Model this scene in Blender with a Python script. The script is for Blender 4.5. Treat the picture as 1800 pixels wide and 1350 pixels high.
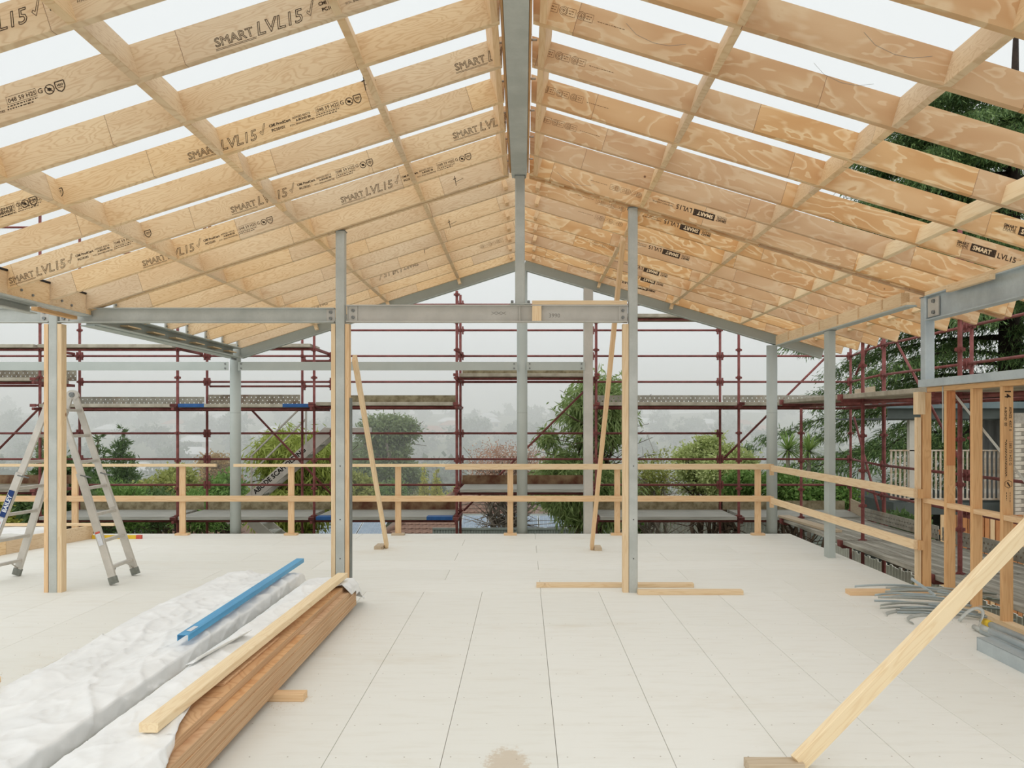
import bpy, bmesh, math, random
import numpy as np
from mathutils import Matrix, Vector

# ------------------------------------------------------------------ clear
for o in list(bpy.data.objects):
    bpy.data.objects.remove(o, do_unlink=True)
SC = bpy.context.scene
COL = SC.collection

# ------------------------------------------------------------------ camera
F, PX, PY, H = 1367.0, 920.0, 743.0, 1.745      # focal length and principal point in pixels, eye height
cam = bpy.data.cameras.new('camera')
cam.sensor_width = 36.0
cam.lens = F / 1800.0 * 36.0
cam.shift_x = -(PX - 900.0) / 1800.0
cam.shift_y = (PY - 675.0) / 1800.0
cam.clip_start, cam.clip_end = 0.05, 3000.0
camo = bpy.data.objects.new('camera', cam)
camo.location = (0, 0, H)
camo.rotation_euler = (math.pi / 2, 0, 0)
COL.objects.link(camo)
SC.camera = camo

def lin(r, g, b):
    f = lambda c: (c / 255) / 12.92 if c <= 10 else ((c / 255 + 0.055) / 1.055) ** 2.4
    return (f(r), f(g), f(b), 1.0)

# ------------------------------------------------------------------ sky, sun behind cloud, exposure
w = bpy.data.worlds.new('overcast_sky')
SC.world = w
w.use_nodes = True
w.node_tree.nodes['Background'].inputs[0].default_value = lin(242, 246, 246)
w.node_tree.nodes['Background'].inputs[1].default_value = 1.0
sl = bpy.data.lights.new('cloudy_sun', 'SUN')
sl.energy = 1.0
sl.angle = math.radians(120)
sl.color = (1.0, 0.985, 0.96)
so = bpy.data.objects.new('cloudy_sun', sl)
so.rotation_euler = (math.radians(32), 0, math.radians(-15))
so.location = (0, -5, 12)
COL.objects.link(so)
SC.view_settings.view_transform = 'Standard'
SC.view_settings.look = 'None'
SC.view_settings.exposure = 0.0
SC.view_settings.gamma = 1.0
SC.view_settings.use_curve_mapping = False
SC.cycles.max_bounces = 8
SC.cycles.diffuse_bounces = 4
SC.cycles.transparent_max_bounces = 12
SC.cycles.volume_bounces = 6

# ------------------------------------------------------------------ materials
class NT:
    def __init__(s, name):
        s.m = bpy.data.materials.new(name)
        s.m.use_nodes = True
        s.t = s.m.node_tree
        s.n = s.t.nodes
        s.b = s.n['Principled BSDF']
    def new(s, typ, **kw):
        nd = s.n.new(typ)
        for k, v in kw.items():
            setattr(nd, k, v)
        return nd
    def link(s, a, b):
        s.t.links.new(a, b)
    def val(s, sock, v):
        if hasattr(v, 'is_linked') or hasattr(v, 'links'):
            s.link(v, sock)
        else:
            sock.default_value = v
    def math(s, op, a, b=0.0, c=None):
        nd = s.new('ShaderNodeMath', operation=op)
        s.val(nd.inputs[0], a); s.val(nd.inputs[1], b)
        if c is not None: s.val(nd.inputs[2], c)
        return nd.outputs[0]
    def mix(s, f, a, b, typ='MIX'):
        nd = s.new('ShaderNodeMix', data_type='RGBA', blend_type=typ)
        s.val(nd.inputs[0], f); s.val(nd.inputs[6], a); s.val(nd.inputs[7], b)
        return nd.outputs[2]
    def noise(s, vec, scale, detail=3, rough=0.5, dist=0.0, w=None):
        nd = s.new('ShaderNodeTexNoise')
        if w is not None:
            nd.noise_dimensions = '4D'; s.val(nd.inputs['W'], w)
        s.link(vec, nd.inputs['Vector'])
        nd.inputs['Scale'].default_value = scale
        nd.inputs['Detail'].default_value = detail
        nd.inputs['Roughness'].default_value = rough
        nd.inputs['Distortion'].default_value = dist
        return nd.outputs[0]
    def map(s, vec, scale=(1, 1, 1), loc=(0, 0, 0)):
        nd = s.new('ShaderNodeMapping')
        s.link(vec, nd.inputs[0])
        nd.inputs['Scale'].default_value = scale
        nd.inputs['Location'].default_value = loc
        return nd.outputs[0]
    def ramp(s, f, stops):
        nd = s.new('ShaderNodeValToRGB')
        s.link(f, nd.inputs[0])
        e = nd.color_ramp.elements
        while len(e) < len(stops): e.new(0.5)
        for i, (p, c) in enumerate(stops):
            e[i].position = p; e[i].color = c
        return nd.outputs[0]
    def smooth(s, x, lo, hi):
        nd = s.new('ShaderNodeMapRange', interpolation_type='SMOOTHSTEP')
        s.link(x, nd.inputs[0])
        nd.inputs[1].default_value = lo; nd.inputs[2].default_value = hi
        return nd.outputs[0]
    def obj(s): return s.new('ShaderNodeTexCoord').outputs['Object']
    def rand(s): return s.new('ShaderNodeObjectInfo').outputs['Random']
    def pos(s): return s.new('ShaderNodeNewGeometry').outputs['Position']
    def sep(s, v):
        nd = s.new('ShaderNodeSeparateXYZ'); s.link(v, nd.inputs[0]); return nd.outputs
    def done(s, col, rough=0.6, metal=0.0, bump=None, bd=0.002, bs=0.3, spec=0.3):
        s.val(s.b.inputs['Base Color'], col)
        s.val(s.b.inputs['Roughness'], rough)
        s.b.inputs['Metallic'].default_value = metal
        s.b.inputs['Specular IOR Level'].default_value = spec
        if bump is not None:
            b = s.new('ShaderNodeBump')
            b.inputs['Strength'].default_value = bs
            b.inputs['Distance'].default_value = bd
            s.link(bump, b.inputs['Height']); s.link(b.outputs[0], s.b.inputs['Normal'])
        return s.m

def mat_lvl(name, base, light, dark, mode, knots=0.0):
    """rotary-cut veneer: contour lines of a stretched noise, veneer joints, knots; mode 'fine' or 'bold'"""
    t = NT(name)
    o = t.obj(); r = t.rand()
    sx, sy, sz = t.sep(o)
    u = t.math('ADD', t.math('MULTIPLY', sx, 0.62), t.math('MULTIPLY', r, 31.7))     # veneer lengths along the member
    u = t.math('ADD', u, t.math('MULTIPLY', t.noise(t.map(o, (0, 1, 9)), 6.0, 2, 0.6), 0.006))
    cell = t.math('FLOOR', u)
    fr = t.math('FRACT', u)
    joint = t.math('LESS_THAN', fr, 0.0022)
    wn = t.new('ShaderNodeTexWhiteNoise', noise_dimensions='1D')
    t.link(t.math('ADD', cell, t.math('MULTIPLY', r, 57.0)), wn.inputs['W'])
    wv = t.math('ADD', t.math('MULTIPLY', wn.outputs[0], 40.0), t.math('MULTIPLY', r, 90.0))
    fine = t.noise(t.map(o, (3, 60, 60)), 3.0, 2, 0.6)
    soft = t.noise(t.map(o, (0.6, 1, 2.0)), 2.2, 2.0, 0.5, w=wv)
    if mode == 'fine':
        n = t.noise(t.map(o, (1.1, 1.0, 4.6)), 1.5, 3.0, 0.5, 0.35, w=wv)
        line = t.math('FRACT', t.math('MULTIPLY', n, 24.0))
        late = t.smooth(t.math('ABSOLUTE', t.math('SUBTRACT', line, 0.5)), 0.2, 0.5)
        c = t.mix(t.smooth(soft, 0.3, 0.7), base, light)
        c = t.mix(t.math('MULTIPLY', late, 0.42), c, dark)
    else:
        n = t.noise(t.map(o, (1.0, 1.0, 2.7)), 1.55, 3.5, 0.5, 0.5, w=wv)
        line = t.math('FRACT', t.math('MULTIPLY', n, 9.0))
        pale = t.math('SUBTRACT', 1.0, t.smooth(line, 0.02, 0.42))
        edge = t.math('SUBTRACT', 1.0, t.smooth(line, 0.94, 1.0))
        pale = t.math('MAXIMUM', pale, t.math('SUBTRACT', 1.0, edge))
        c = t.mix(t.smooth(soft, 0.35, 0.65), base, dark)
        c = t.mix(t.math('MULTIPLY', pale, t.math('ADD', 0.35, t.math('MULTIPLY', wn.outputs[0], 0.5))), c, light)
    c = t.mix(t.math('MULTIPLY', t.math('SUBTRACT', fine, 0.4), 0.3), c, dark)
    hs = t.new('ShaderNodeHueSaturation')
    t.link(t.math('ADD', 0.91, t.math('MULTIPLY', wn.outputs[0], 0.14)), hs.inputs['Value'])
    t.link(t.math('ADD', 0.90, t.math('MULTIPLY', wn.outputs[0], 0.2)), hs.inputs['Saturation'])
    t.link(c, hs.inputs['Color'])
    c = hs.outputs[0]
    if knots > 0:
        v = t.new('ShaderNodeTexVoronoi', voronoi_dimensions='4D')
        t.link(wv, v.inputs['W'])
        t.link(t.map(o, (1.0, 0.05, 1.0)), v.inputs['Vector']); v.inputs['Scale'].default_value = 5.0
        halo = t.math('SUBTRACT', 1.0, t.smooth(v.outputs['Distance'], 0.04, 0.2))
        c = t.mix(t.math('MULTIPLY', halo, 0.25), c, dark)
        k = t.math('SUBTRACT', 1.0, t.smooth(v.outputs['Distance'], 0.035, 0.075))
        c = t.mix(t.math('MULTIPLY', k, knots), c, lin(96, 62, 42))
    gl = t.smooth(t.noise(o, 7.0, 3, 0.6, w=wv), 0.71, 0.78)                          # red-brown glue smears
    c = t.mix(t.math('MULTIPLY', gl, 0.4), c, lin(158, 92, 62))
    c = t.mix(t.math('MULTIPLY', joint, 0.7), c, lin(104, 64, 44))
    return t.done(c, 0.62, bump=fine, bd=0.0006)

def mat_ply_edge(name, a, b):
    t = NT(name)
    o = t.obj()
    sx, sy, sz = t.sep(o)
    n = t.noise(t.map(o, (0.8, 90, 90)), 2.0, 3, 0.6)
    return t.done(t.mix(t.smooth(n, 0.3, 0.7), a, b), 0.65)

def mat_pine(name, a, b, knotc, knots=0.9, rs=1.0):
    t = NT(name)
    o = t.obj(); r = t.rand()
    wv = t.math('MULTIPLY', r, 70.0)
    v = t.new('ShaderNodeTexVoronoi', voronoi_dimensions='4D')
    t.link(wv, v.inputs['W'])
    t.link(t.map(o, (1.0, 0.9, 0.9)), v.inputs['Vector']); v.inputs['Scale'].default_value = 4.2
    d = v.outputs['Distance']
    k = t.math('SUBTRACT', 1.0, t.smooth(d, 0.05, 0.12))
    halo = t.math('SUBTRACT', 1.0, t.smooth(d, 0.05, 0.35))
    n = t.noise(t.map(o, (0.55, 7, 7)), 2.2, 2, 0.5, w=wv)
    ring = t.math('FRACT', t.math('ADD', t.math('MULTIPLY', n, 9.0), t.math('MULTIPLY', halo, 1.4)))
    late = t.smooth(t.math('ABSOLUTE', t.math('SUBTRACT', ring, 0.5)), 0.18, 0.5)
    fine = t.noise(t.map(o, (2, 70, 70)), 3.0, 2, 0.6)
    c = t.mix(t.math('MULTIPLY', late, 0.55), a, b)
    c = t.mix(t.math('MULTIPLY', t.math('SUBTRACT', fine, 0.35), 0.4), c, b)
    hs = t.new('ShaderNodeHueSaturation')
    t.link(t.math('ADD', 0.92, t.math('MULTIPLY', r, 0.14)), hs.inputs['Value'])
    t.link(c, hs.inputs['Color'])
    c = t.mix(t.math('MULTIPLY', k, knots), hs.outputs[0], knotc)
    return t.done(c, 0.62, bump=fine, bd=0.0005)

def mat_steel(name, a, b, rough=0.45, metal=0.35, scale=3.0, stain=None):
    t = NT(name)
    o = t.obj()
    n = t.noise(o, scale, 4, 0.6)
    sp = t.noise(o, 60.0, 2, 0.5)
    c = t.mix(t.smooth(n, 0.3, 0.7), a, b)
    c = t.mix(t.math('MULTIPLY', t.smooth(sp, 0.45, 0.65), 0.25), c, b)
    if stain:
        c = t.mix(t.math('MULTIPLY', t.smooth(t.noise(o, 4.0, 5, 0.65), 0.55, 0.72), 0.7), c, stain)
    return t.done(c, t.math('ADD', rough - 0.1, t.math('MULTIPLY', n, 0.2)), metal)

def mat_plain(name, a, b=None, scale=8.0, rough=0.7, metal=0.0, spec=0.3, stretch=(1, 1, 1)):
    t = NT(name)
    if b is None: b = tuple(x * 0.85 for x in a[:3]) + (1,)
    n = t.noise(t.map(t.obj(), stretch), scale, 4, 0.6)
    return t.done(t.mix(t.smooth(n, 0.3, 0.7), a, b), rough, metal, spec=spec)

def mat_ink(name, c, wear=0.25):
    t = NT(name)
    n = t.noise(t.obj(), 90.0, 3, 0.7)
    return t.done(t.mix(t.math('MULTIPLY', t.smooth(n, 0.5, 0.7), wear), c, lin(190, 150, 110)), 0.8, spec=0.1)

def mat_floor():
    t = NT('fibre_cement')
    p = t.pos(); r = t.rand()
    sx, sy, sz = t.sep(p)
    base = t.mix(r, lin(232, 230, 222), lin(227, 225, 216))
    fib = t.noise(t.map(p, (1.0, 6.0, 1.0)), 2.5, 4, 0.65)
    c = t.mix(t.math('MULTIPLY', t.smooth(fib, 0.45, 0.75), 0.35), base, lin(216, 211, 198))
    dirt = t.noise(t.map(p, (0.6, 1.3, 1.0)), 0.9, 5, 0.7)
    c = t.mix(t.math('MULTIPLY', t.smooth(dirt, 0.55, 0.78), 0.45), c, lin(208, 196, 174))
    spots = t.noise(p, 9.0, 5, 0.75)
    c = t.mix(t.math('MULTIPLY', t.smooth(spots, 0.67, 0.76), 0.5), c, lin(196, 172, 136))
    # one muddy patch on the near floor
    dx = t.math('DIVIDE', t.math('ADD', sx, 0.085), 0.12)
    dy = t.math('DIVIDE', t.math('SUBTRACT', sy, 3.95), 0.24)
    rr = t.math('ADD', t.math('MULTIPLY', dx, dx), t.math('MULTIPLY', dy, dy))
    rough_edge = t.math('ADD', rr, t.math('MULTIPLY', t.math('SUBTRACT', t.noise(p, 22.0, 5, 0.75), 0.5), 3.2))
    m = t.math('SUBTRACT', 1.0, t.smooth(rough_edge, 0.5, 1.1))
    c = t.mix(t.math('MULTIPLY', m, 0.5), c, lin(186, 158, 120))
    return t.done(c, 0.6, bump=fib, bd=0.001, bs=0.15, spec=0.25)

def mat_perforated(name, a, b, rust, rows=2, pitch=0.087, rowgap=0.062, off=0.03):
    """pressed-steel board: rows of punched holes, in the board's own coordinates"""
    t = NT(name)
    o = t.obj()
    sx, sy, sz = t.sep(o)
    n = t.noise(o, 3.0, 5, 0.7)
    c = t.mix(t.smooth(n, 0.35, 0.65), a, b)
    c = t.mix(t.math('MULTIPLY', t.smooth(t.noise(o, 2.2, 5, 0.7), 0.52, 0.7), 0.6), c, rust)
    t.done(c, 0.7, 0.1)
    mask = None
    for i in range(rows):
        zc = off - i * rowgap
        fx = t.math('SUBTRACT', t.math('FRACT', t.math('ADD', t.math('DIVIDE', sx, pitch), 0.5 * (i % 2) + 20.0)), 0.5)
        dx = t.math('MULTIPLY', fx, pitch)
        dz = t.math('SUBTRACT', sz, zc)
        d = t.math('SQRT', t.math('ADD', t.math('MULTIPLY', dx, dx), t.math('MULTIPLY', dz, dz)))
        h = t.math('LESS_THAN', d, 0.0125)
        mask = h if mask is None else t.math('MAXIMUM', mask, h)
    tr = t.new('ShaderNodeBsdfTransparent')
    mx = t.new('ShaderNodeMixShader')
    t.link(mask, mx.inputs[0]); t.link(t.b.outputs[0], mx.inputs[1]); t.link(tr.outputs[0], mx.inputs[2])
    t.link(mx.outputs[0], t.n['Material Output'].inputs[0])
    return t.m

def mat_leaf(name, a, b, rough=0.55, trans=0.3):
    t = NT(name)
    at = t.new('ShaderNodeAttribute', attribute_name='tint')
    c = t.mix(at.outputs['Fac'], a, b)
    t.done(c, rough, spec=0.25)
    tl = t.new('ShaderNodeBsdfTranslucent')
    t.link(c, tl.inputs[0])
    mx = t.new('ShaderNodeMixShader')
    mx.inputs[0].default_value = trans
    t.link(t.b.outputs[0], mx.inputs[1]); t.link(tl.outputs[0], mx.inputs[2])
    t.link(mx.outputs[0], t.n['Material Output'].inputs[0])
    return t.m

M = {
    'lvl_left': mat_lvl('lvl_fine_figure', lin(220, 190, 150), lin(228, 202, 164), lin(192, 150, 106), 'fine'),
    'lvl_right': mat_lvl('lvl_bold_figure', lin(216, 178, 134), lin(232, 208, 170), lin(202, 158, 112), 'bold', knots=0.9),
    'lvl_block': mat_lvl('lvl_blocking', lin(222, 190, 148), lin(232, 206, 168), lin(198, 156, 110), 'fine'),
    'lvl_red': mat_lvl('lvl_damp', lin(212, 168, 126), lin(224, 186, 144), lin(184, 130, 90), 'fine'),
    'lvl_edge': mat_ply_edge('lvl_edge', lin(214, 180, 142), lin(184, 146, 108)),
    'pine': mat_pine('pine', lin(234, 208, 170), lin(218, 184, 140), lin(146, 98, 64)),
    'pine_pale': mat_pine('pale_pine', lin(238, 216, 178), lin(224, 194, 150), lin(160, 110, 74)),
    'pine_warm': mat_pine('warm_pine', lin(228, 194, 152), lin(212, 170, 124), lin(136, 86, 54)),
    'pine_orange': mat_pine('orange_pine', lin(216, 172, 122), lin(196, 146, 96), lin(112, 66, 40)),
    'pine_dark': mat_pine('reddish_pine', lin(196, 134, 86), lin(176, 110, 66), lin(80, 44, 26)),
    'pine_old': mat_pine('weathered_pine', lin(198, 180, 154), lin(178, 156, 128), lin(120, 94, 70)),
    'galv': mat_steel('galvanised_steel', lin(194, 196, 190), lin(176, 179, 173), 0.5, 0.2),
    'galv_warm': mat_steel('galvanised_steel_dull', lin(202, 198, 190), lin(188, 185, 177), 0.55, 0.15),
    'galv_blue': mat_steel('galvanised_steel_new', lin(194, 204, 206), lin(174, 184, 188), 0.4, 0.3),
    'paint': mat_steel('grey_primer', lin(186, 192, 187), lin(176, 183, 178), 0.55, 0.1, 1.2),
    'bolt': mat_steel('bolt_steel', lin(140, 142, 140), lin(112, 114, 112), 0.4, 0.5, 30),
    'dark_steel': mat_steel('dark_steel', lin(136, 140, 136), lin(116, 120, 116), 0.5, 0.25),
    'red': mat_steel('red_oxide_tube', lin(146, 86, 82), lin(118, 66, 62), 0.6, 0.1, 6.0, lin(92, 58, 52)),
    'aluminium': mat_steel('aluminium', lin(206, 200, 190), lin(190, 185, 176), 0.4, 0.25, 5.0),
    'deck': mat_plain('weathered_deck', lin(196, 194, 184), lin(150, 150, 142), 2.2, 0.75, stretch=(0.6, 9, 9)),
    'deck_edge': mat_plain('weathered_plank', lin(186, 180, 164), lin(158, 150, 134), 5.0, 0.8),
    'deck_worn': mat_plain('worn_deck', lin(198, 194, 182), lin(140, 136, 124), 2.0, 0.8, stretch=(0.7, 7, 7)),
    'deck_dirty': mat_plain('dirty_plank', lin(176, 166, 146), lin(124, 118, 108), 2.6, 0.85, stretch=(0.6, 7, 7)),
    'toe': mat_plain('mossy_toe_board', lin(160, 150, 122), lin(118, 106, 80), 7.0, 0.85),
    'toe_rust': mat_plain('rusty_toe_board', lin(150, 126, 96), lin(92, 54, 38), 2.6, 0.85),
    'toe_holes': mat_perforated('perforated_toe_board', lin(178, 174, 162), lin(146, 142, 130), lin(150, 128, 104), 2, 0.087, 0.062, 0.028),
    'toe_holes3': mat_perforated('perforated_toe_board_dirty', lin(172, 166, 150), lin(120, 108, 92), lin(128, 84, 66), 3, 0.087, 0.06, 0.052),
    'blue_paint': mat_plain('blue_paint', lin(44, 84, 140), lin(52, 100, 158), 9.0, 0.6),
    'green_paint': mat_plain('green_paint', lin(36, 104, 72), lin(30, 84, 60), 9.0, 0.6),
    'floor': mat_floor(),
    'subfloor': mat_plain('joint_filler', lin(206, 194, 170), lin(190, 176, 150), 12.0),
    'screw': mat_plain('screw_head', lin(176, 164, 146), lin(150, 138, 122), 50.0),
    'ink': mat_ink('black_ink', lin(58, 48, 40)),
    'ink_faint': mat_ink('faint_ink', lin(110, 84, 60), 0.7),
    'pencil': mat_ink('pencil', lin(140, 138, 132), 0.3),
    'stencil': mat_ink('stencil_paint', lin(26, 26, 26), 0.1),
    'orange_spray': mat_plain('orange_spray', lin(255, 130, 60), lin(250, 150, 80), 30.0),
    'blue_channel': mat_plain('blue_channel', lin(70, 166, 214), lin(52, 146, 196), 4.0, 0.35, spec=0.5, stretch=(0.5, 6, 6)),
    'label_white': mat_plain('white_sticker', lin(222, 224, 226), lin(206, 208, 212), 40.0),
    'label_blue': mat_plain('blue_sticker', lin(30, 54, 104), lin(34, 62, 116), 20.0),
    'label_red': mat_plain('red_sticker', lin(196, 70, 56), lin(206, 96, 80), 20.0),
    'yellow': mat_plain('yellow_level', lin(232, 196, 60), lin(220, 180, 50), 10.0, 0.4),
    'rubber': mat_plain('grey_rubber', lin(136, 138, 130), lin(114, 116, 108), 20.0),
    'black': mat_plain('black_plastic', lin(24, 24, 26), lin(34, 34, 36), 20.0),
    'wrap': mat_plain('white_wrap', lin(244, 244, 242), lin(234, 234, 232), 5.0, 0.42, spec=0.45),
    'ground': mat_plain('grass_ground', lin(84, 96, 58), lin(112, 108, 76), 0.12, 0.9),
    'hill': mat_plain('hill_scrub', lin(70, 84, 62), lin(96, 104, 80), 0.05, 0.95),
    'bark': mat_plain('bark', lin(104, 88, 72), lin(74, 60, 48), 6.0, 0.9),
    'bark_dark': mat_plain('dark_bark', lin(58, 46, 38), lin(40, 32, 27), 6.0, 0.9),
    'bark_grey': mat_plain('grey_bark', lin(150, 140, 126), lin(116, 106, 94), 3.0, 0.9),
    'tile': mat_plain('brown_roof_tile', lin(140, 108, 90), lin(112, 84, 70), 3.0, 0.8),
    'tile_far': mat_plain('brown_roof', lin(136, 112, 98), lin(120, 96, 84), 1.0, 0.85),
    'solar': mat_plain('solar_panel', lin(128, 144, 160), lin(112, 130, 148), 3.0, 0.25, spec=0.6),
    'solar_frame': mat_plain('solar_frame', lin(196, 202, 206), lin(176, 182, 186), 5.0, 0.4),
    'colorbond': mat_plain('grey_metal_sheet', lin(140, 146, 140), lin(118, 124, 118), 1.5, 0.6),
    'paling': mat_plain('grey_paling', lin(168, 166, 152), lin(128, 128, 118), 4.0, 0.85),
    'paling_pale': mat_plain('pale_paling', lin(238, 236, 224), lin(214, 211, 197), 4.0, 0.85),
    'housewall': mat_plain('cream_wall', lin(206, 200, 188), lin(190, 184, 172), 2.0, 0.8),
    'corrug': mat_plain('corrugated_sheet', lin(206, 210, 208), lin(186, 190, 190), 1.5, 0.45, spec=0.4),
    'fascia': mat_plain('green_grey_fascia', lin(112, 126, 128), lin(98, 112, 114), 2.0, 0.6),
    'soffit': mat_plain('dark_soffit', lin(92, 98, 94), lin(80, 86, 82), 2.0, 0.8),
    'brick': mat_plain('cream_brick', lin(214, 204, 188), lin(196, 184, 166), 9.0, 0.85),
    'mortar': mat_plain('mortar', lin(168, 160, 148), lin(150, 142, 130), 20.0, 0.9),
    'balusters': mat_plain('white_baluster', lin(216, 208, 194), lin(176, 150, 122), 5.0, 0.7),
    'farroof': mat_plain('pale_far_roof', lin(226, 228, 228), lin(206, 206, 206), 0.3, 0.6),
    'farroof_red': mat_plain('terracotta_far_roof', lin(176, 120, 96), lin(156, 104, 84), 0.3, 0.8),
    'sawdust': mat_plain('sawdust', lin(214, 184, 140), lin(196, 160, 112), 40.0, 0.9),
}
L = {
    'euc': mat_leaf('eucalypt_leaf', lin(116, 142, 80), lin(172, 188, 128)),
    'willow': mat_leaf('willow_leaf', lin(134, 150, 66), lin(188, 196, 108)),
    'pale': mat_leaf('pale_green_leaf', lin(158, 174, 108), lin(206, 212, 150)),
    'green': mat_leaf('bright_green_leaf', lin(92, 130, 62), lin(140, 168, 94)),
    'dark': mat_leaf('dark_conifer', lin(70, 96, 56), lin(118, 142, 88)),
    'cedar': mat_leaf('cedar_needles', lin(66, 94, 58), lin(138, 162, 100)),
    'gum': mat_leaf('gum_leaf', lin(112, 130, 88), lin(152, 166, 116)),
    'olive': mat_leaf('olive_leaf', lin(136, 146, 78), lin(180, 182, 108)),
    'yellow': mat_leaf('yellow_green_leaf', lin(166, 172, 76), lin(212, 208, 110)),
    'autumn': mat_leaf('autumn_leaf', lin(176, 142, 124), lin(206, 172, 150)),
    'rust': mat_leaf('rusty_leaf', lin(158, 128, 82), lin(186, 160, 108)),
    'far': mat_leaf('far_leaf', lin(76, 92, 70), lin(102, 116, 88), trans=0.1),
    'cordy': mat_leaf('cordyline_leaf', lin(110, 142, 70), lin(176, 196, 122)),
}

# ------------------------------------------------------------------ building blocks
WORLD = {}                                    # world matrices of parents

def link(o, parent=None, mat=None):
    COL.objects.link(o)
    WORLD[o.name] = mat if mat is not None else Matrix.Identity(4)
    if parent is not None:
        o.parent = parent
        o.matrix_parent_inverse = WORLD[parent.name].inverted()
    if mat is not None:
        o.matrix_basis = mat
    return o

def tag(o, label=None, cat=None, group=None, kind=None):
    if label: o['label'] = label
    if cat: o['category'] = cat
    if group: o['group'] = group
    if kind: o['kind'] = kind
    return o

def thing(name, label, cat, loc=(0, 0, 0), group=None, kind=None, parent=None):
    o = bpy.data.objects.new(name, None)
    o.empty_display_size = 0.1
    link(o, parent, Matrix.Translation(Vector(loc)))
    return tag(o, label, cat, group, kind)

class MB:
    """collects verts and faces in local coordinates"""
    def __init__(s): s.v, s.f = [], []
    def add(s, vs, fs):
        k = len(s.v); s.v += [tuple(p) for p in vs]; s.f += [tuple(i + k for i in f) for f in fs]; return s
    def box(s, x0, x1, y0, y1, z0, z1):
        return s.add([(x0, y0, z0), (x1, y0, z0), (x1, y1, z0), (x0, y1, z0), (x0, y0, z1), (x1, y0, z1), (x1, y1, z1), (x0, y1, z1)],
                     [(0, 3, 2, 1), (4, 5, 6, 7), (0, 1, 5, 4), (1, 2, 6, 5), (2, 3, 7, 6), (3, 0, 4, 7)])
    def prism(s, prof, x0, x1):
        """profile [(y,z)] counter-clockwise seen from +x, swept along x"""
        n = len(prof)
        vs = [(x0, y, z) for y, z in prof] + [(x1, y, z) for y, z in prof]
        fs = [tuple(reversed(range(n))), tuple(range(n, 2 * n))]
        fs += [(i, (i + 1) % n, n + (i + 1) % n, n + i) for i in range(n)]
        return s.add(vs, fs)
    def tube(s, p0, p1, r0, r1=None, n=8):
        r1 = r0 if r1 is None else r1
        p0, p1 = Vector(p0), Vector(p1)
        d = (p1 - p0).normalized()
        a = d.orthogonal().normalized(); b = d.cross(a)
        vs = []
        for p, r in ((p0, r0), (p1, r1)):
            for i in range(n):
                t = 2 * math.pi * i / n
                vs.append(p + a * (r * math.cos(t)) + b * (r * math.sin(t)))
        fs = [(i, (i + 1) % n, n + (i + 1) % n, n + i) for i in range(n)]
        fs += [tuple(reversed(range(n))), tuple(range(n, 2 * n))]
        return s.add(vs, fs)
    def obox(s, p0, p1, w, d, up=(0, 0, 1)):
        m, ln = frame(p0, p1, up)
        k = MB().box(0, ln, -w / 2, w / 2, -d / 2, d / 2)
        return s.add([m @ Vector(v) for v in k.v], k.f)
    def mesh(s, name, mat, smooth=False):
        me = bpy.data.meshes.new(name)
        me.from_pydata(s.v, [], s.f)
        me.materials.append(mat)
        if smooth:
            for p in me.polygons:
                p.use_smooth = len(p.vertices) <= 4
        me.update()
        return me
    def build(s, name, mat, parent=None, smooth=False, m=None):
        o = bpy.data.objects.new(name, s.mesh(name, mat, smooth))
        return link(o, parent, m if m is not None else Matrix.Identity(4))

def frame(p0, p1, up=(0, 0, 1)):
    p0, p1 = Vector(p0), Vector(p1)
    d = p1 - p0
    ln = d.length
    x = d.normalized()
    z = Vector(up)
    z = (z - x * z.dot(x))
    if z.length < 1e-5: z = x.orthogonal()
    z.normalize()
    y = z.cross(x)
    m = Matrix(((x.x, y.x, z.x, p0.x), (x.y, y.y, z.y, p0.y), (x.z, y.z, z.z, p0.z), (0, 0, 0, 1)))
    return m, ln

CACHE = {}
def cmesh(key, fn):
    if key not in CACHE: CACHE[key] = fn()
    return CACHE[key]

def beam(name, p0, p1, wd, dp, mat, parent=None, up=(0, 0, 1), ch=0.003):
    """straight timber or bar, length on local x, width on y, depth on z, eased edges"""
    m, ln = frame(p0, p1, up)
    def mk():
        y, z = wd / 2, dp / 2
        c = min(ch, y * 0.4, z * 0.4)
        pr = [(-y + c, -z), (y - c, -z), (y, -z + c), (y, z - c), (y - c, z), (-y + c, z), (-y, z - c), (-y, -z + c)]
        return MB().prism(pr, 0, ln).mesh(name, M[mat] if isinstance(mat, str) else mat)
    me = cmesh(('beam', round(ln, 4), wd, dp, str(mat)), mk)
    o = bpy.data.objects.new(name, me)
    return link(o, parent, m)

def section(name, p0, p1, prof, mat, parent=None, up=(0, 0, 1)):
    m, ln = frame(p0, p1, up)
    me = cmesh(('sec', round(ln, 4), tuple(prof), mat), lambda: MB().prism(prof, 0, ln).mesh(name, M[mat]))
    return link(bpy.data.objects.new(name, me), parent, m)

def pipe(name, p0, p1, r, mat, parent=None, n=10):
    m, ln = frame(p0, p1)
    me = cmesh(('pipe', round(ln, 4), r, n, mat), lambda: MB().tube((0, 0, 0), (ln, 0, 0), r, n=n).mesh(name, M[mat], True))
    return link(bpy.data.objects.new(name, me), parent, m)

def bx(name, x0, x1, y0, y1, z0, z1, mat, parent=None, ch=0.002):
    """axis-aligned block whose local x follows its longest side"""
    d = [x1 - x0, y1 - y0, z1 - z0]
    c = [(x0 + x1) / 2, (y0 + y1) / 2, (z0 + z1) / 2]
    k = d.index(max(d))
    if k == 0: return beam(name, (x0, c[1], c[2]), (x1, c[1], c[2]), d[1], d[2], mat, parent, ch=ch)
    if k == 1: return beam(name, (c[0], y0, c[2]), (c[0], y1, c[2]), d[0], d[2], mat, parent, ch=ch)
    return beam(name, (c[0], c[1], z0), (c[0], c[1], z1), d[0], d[1], mat, parent, up=(0, 1, 0), ch=ch)

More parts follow.
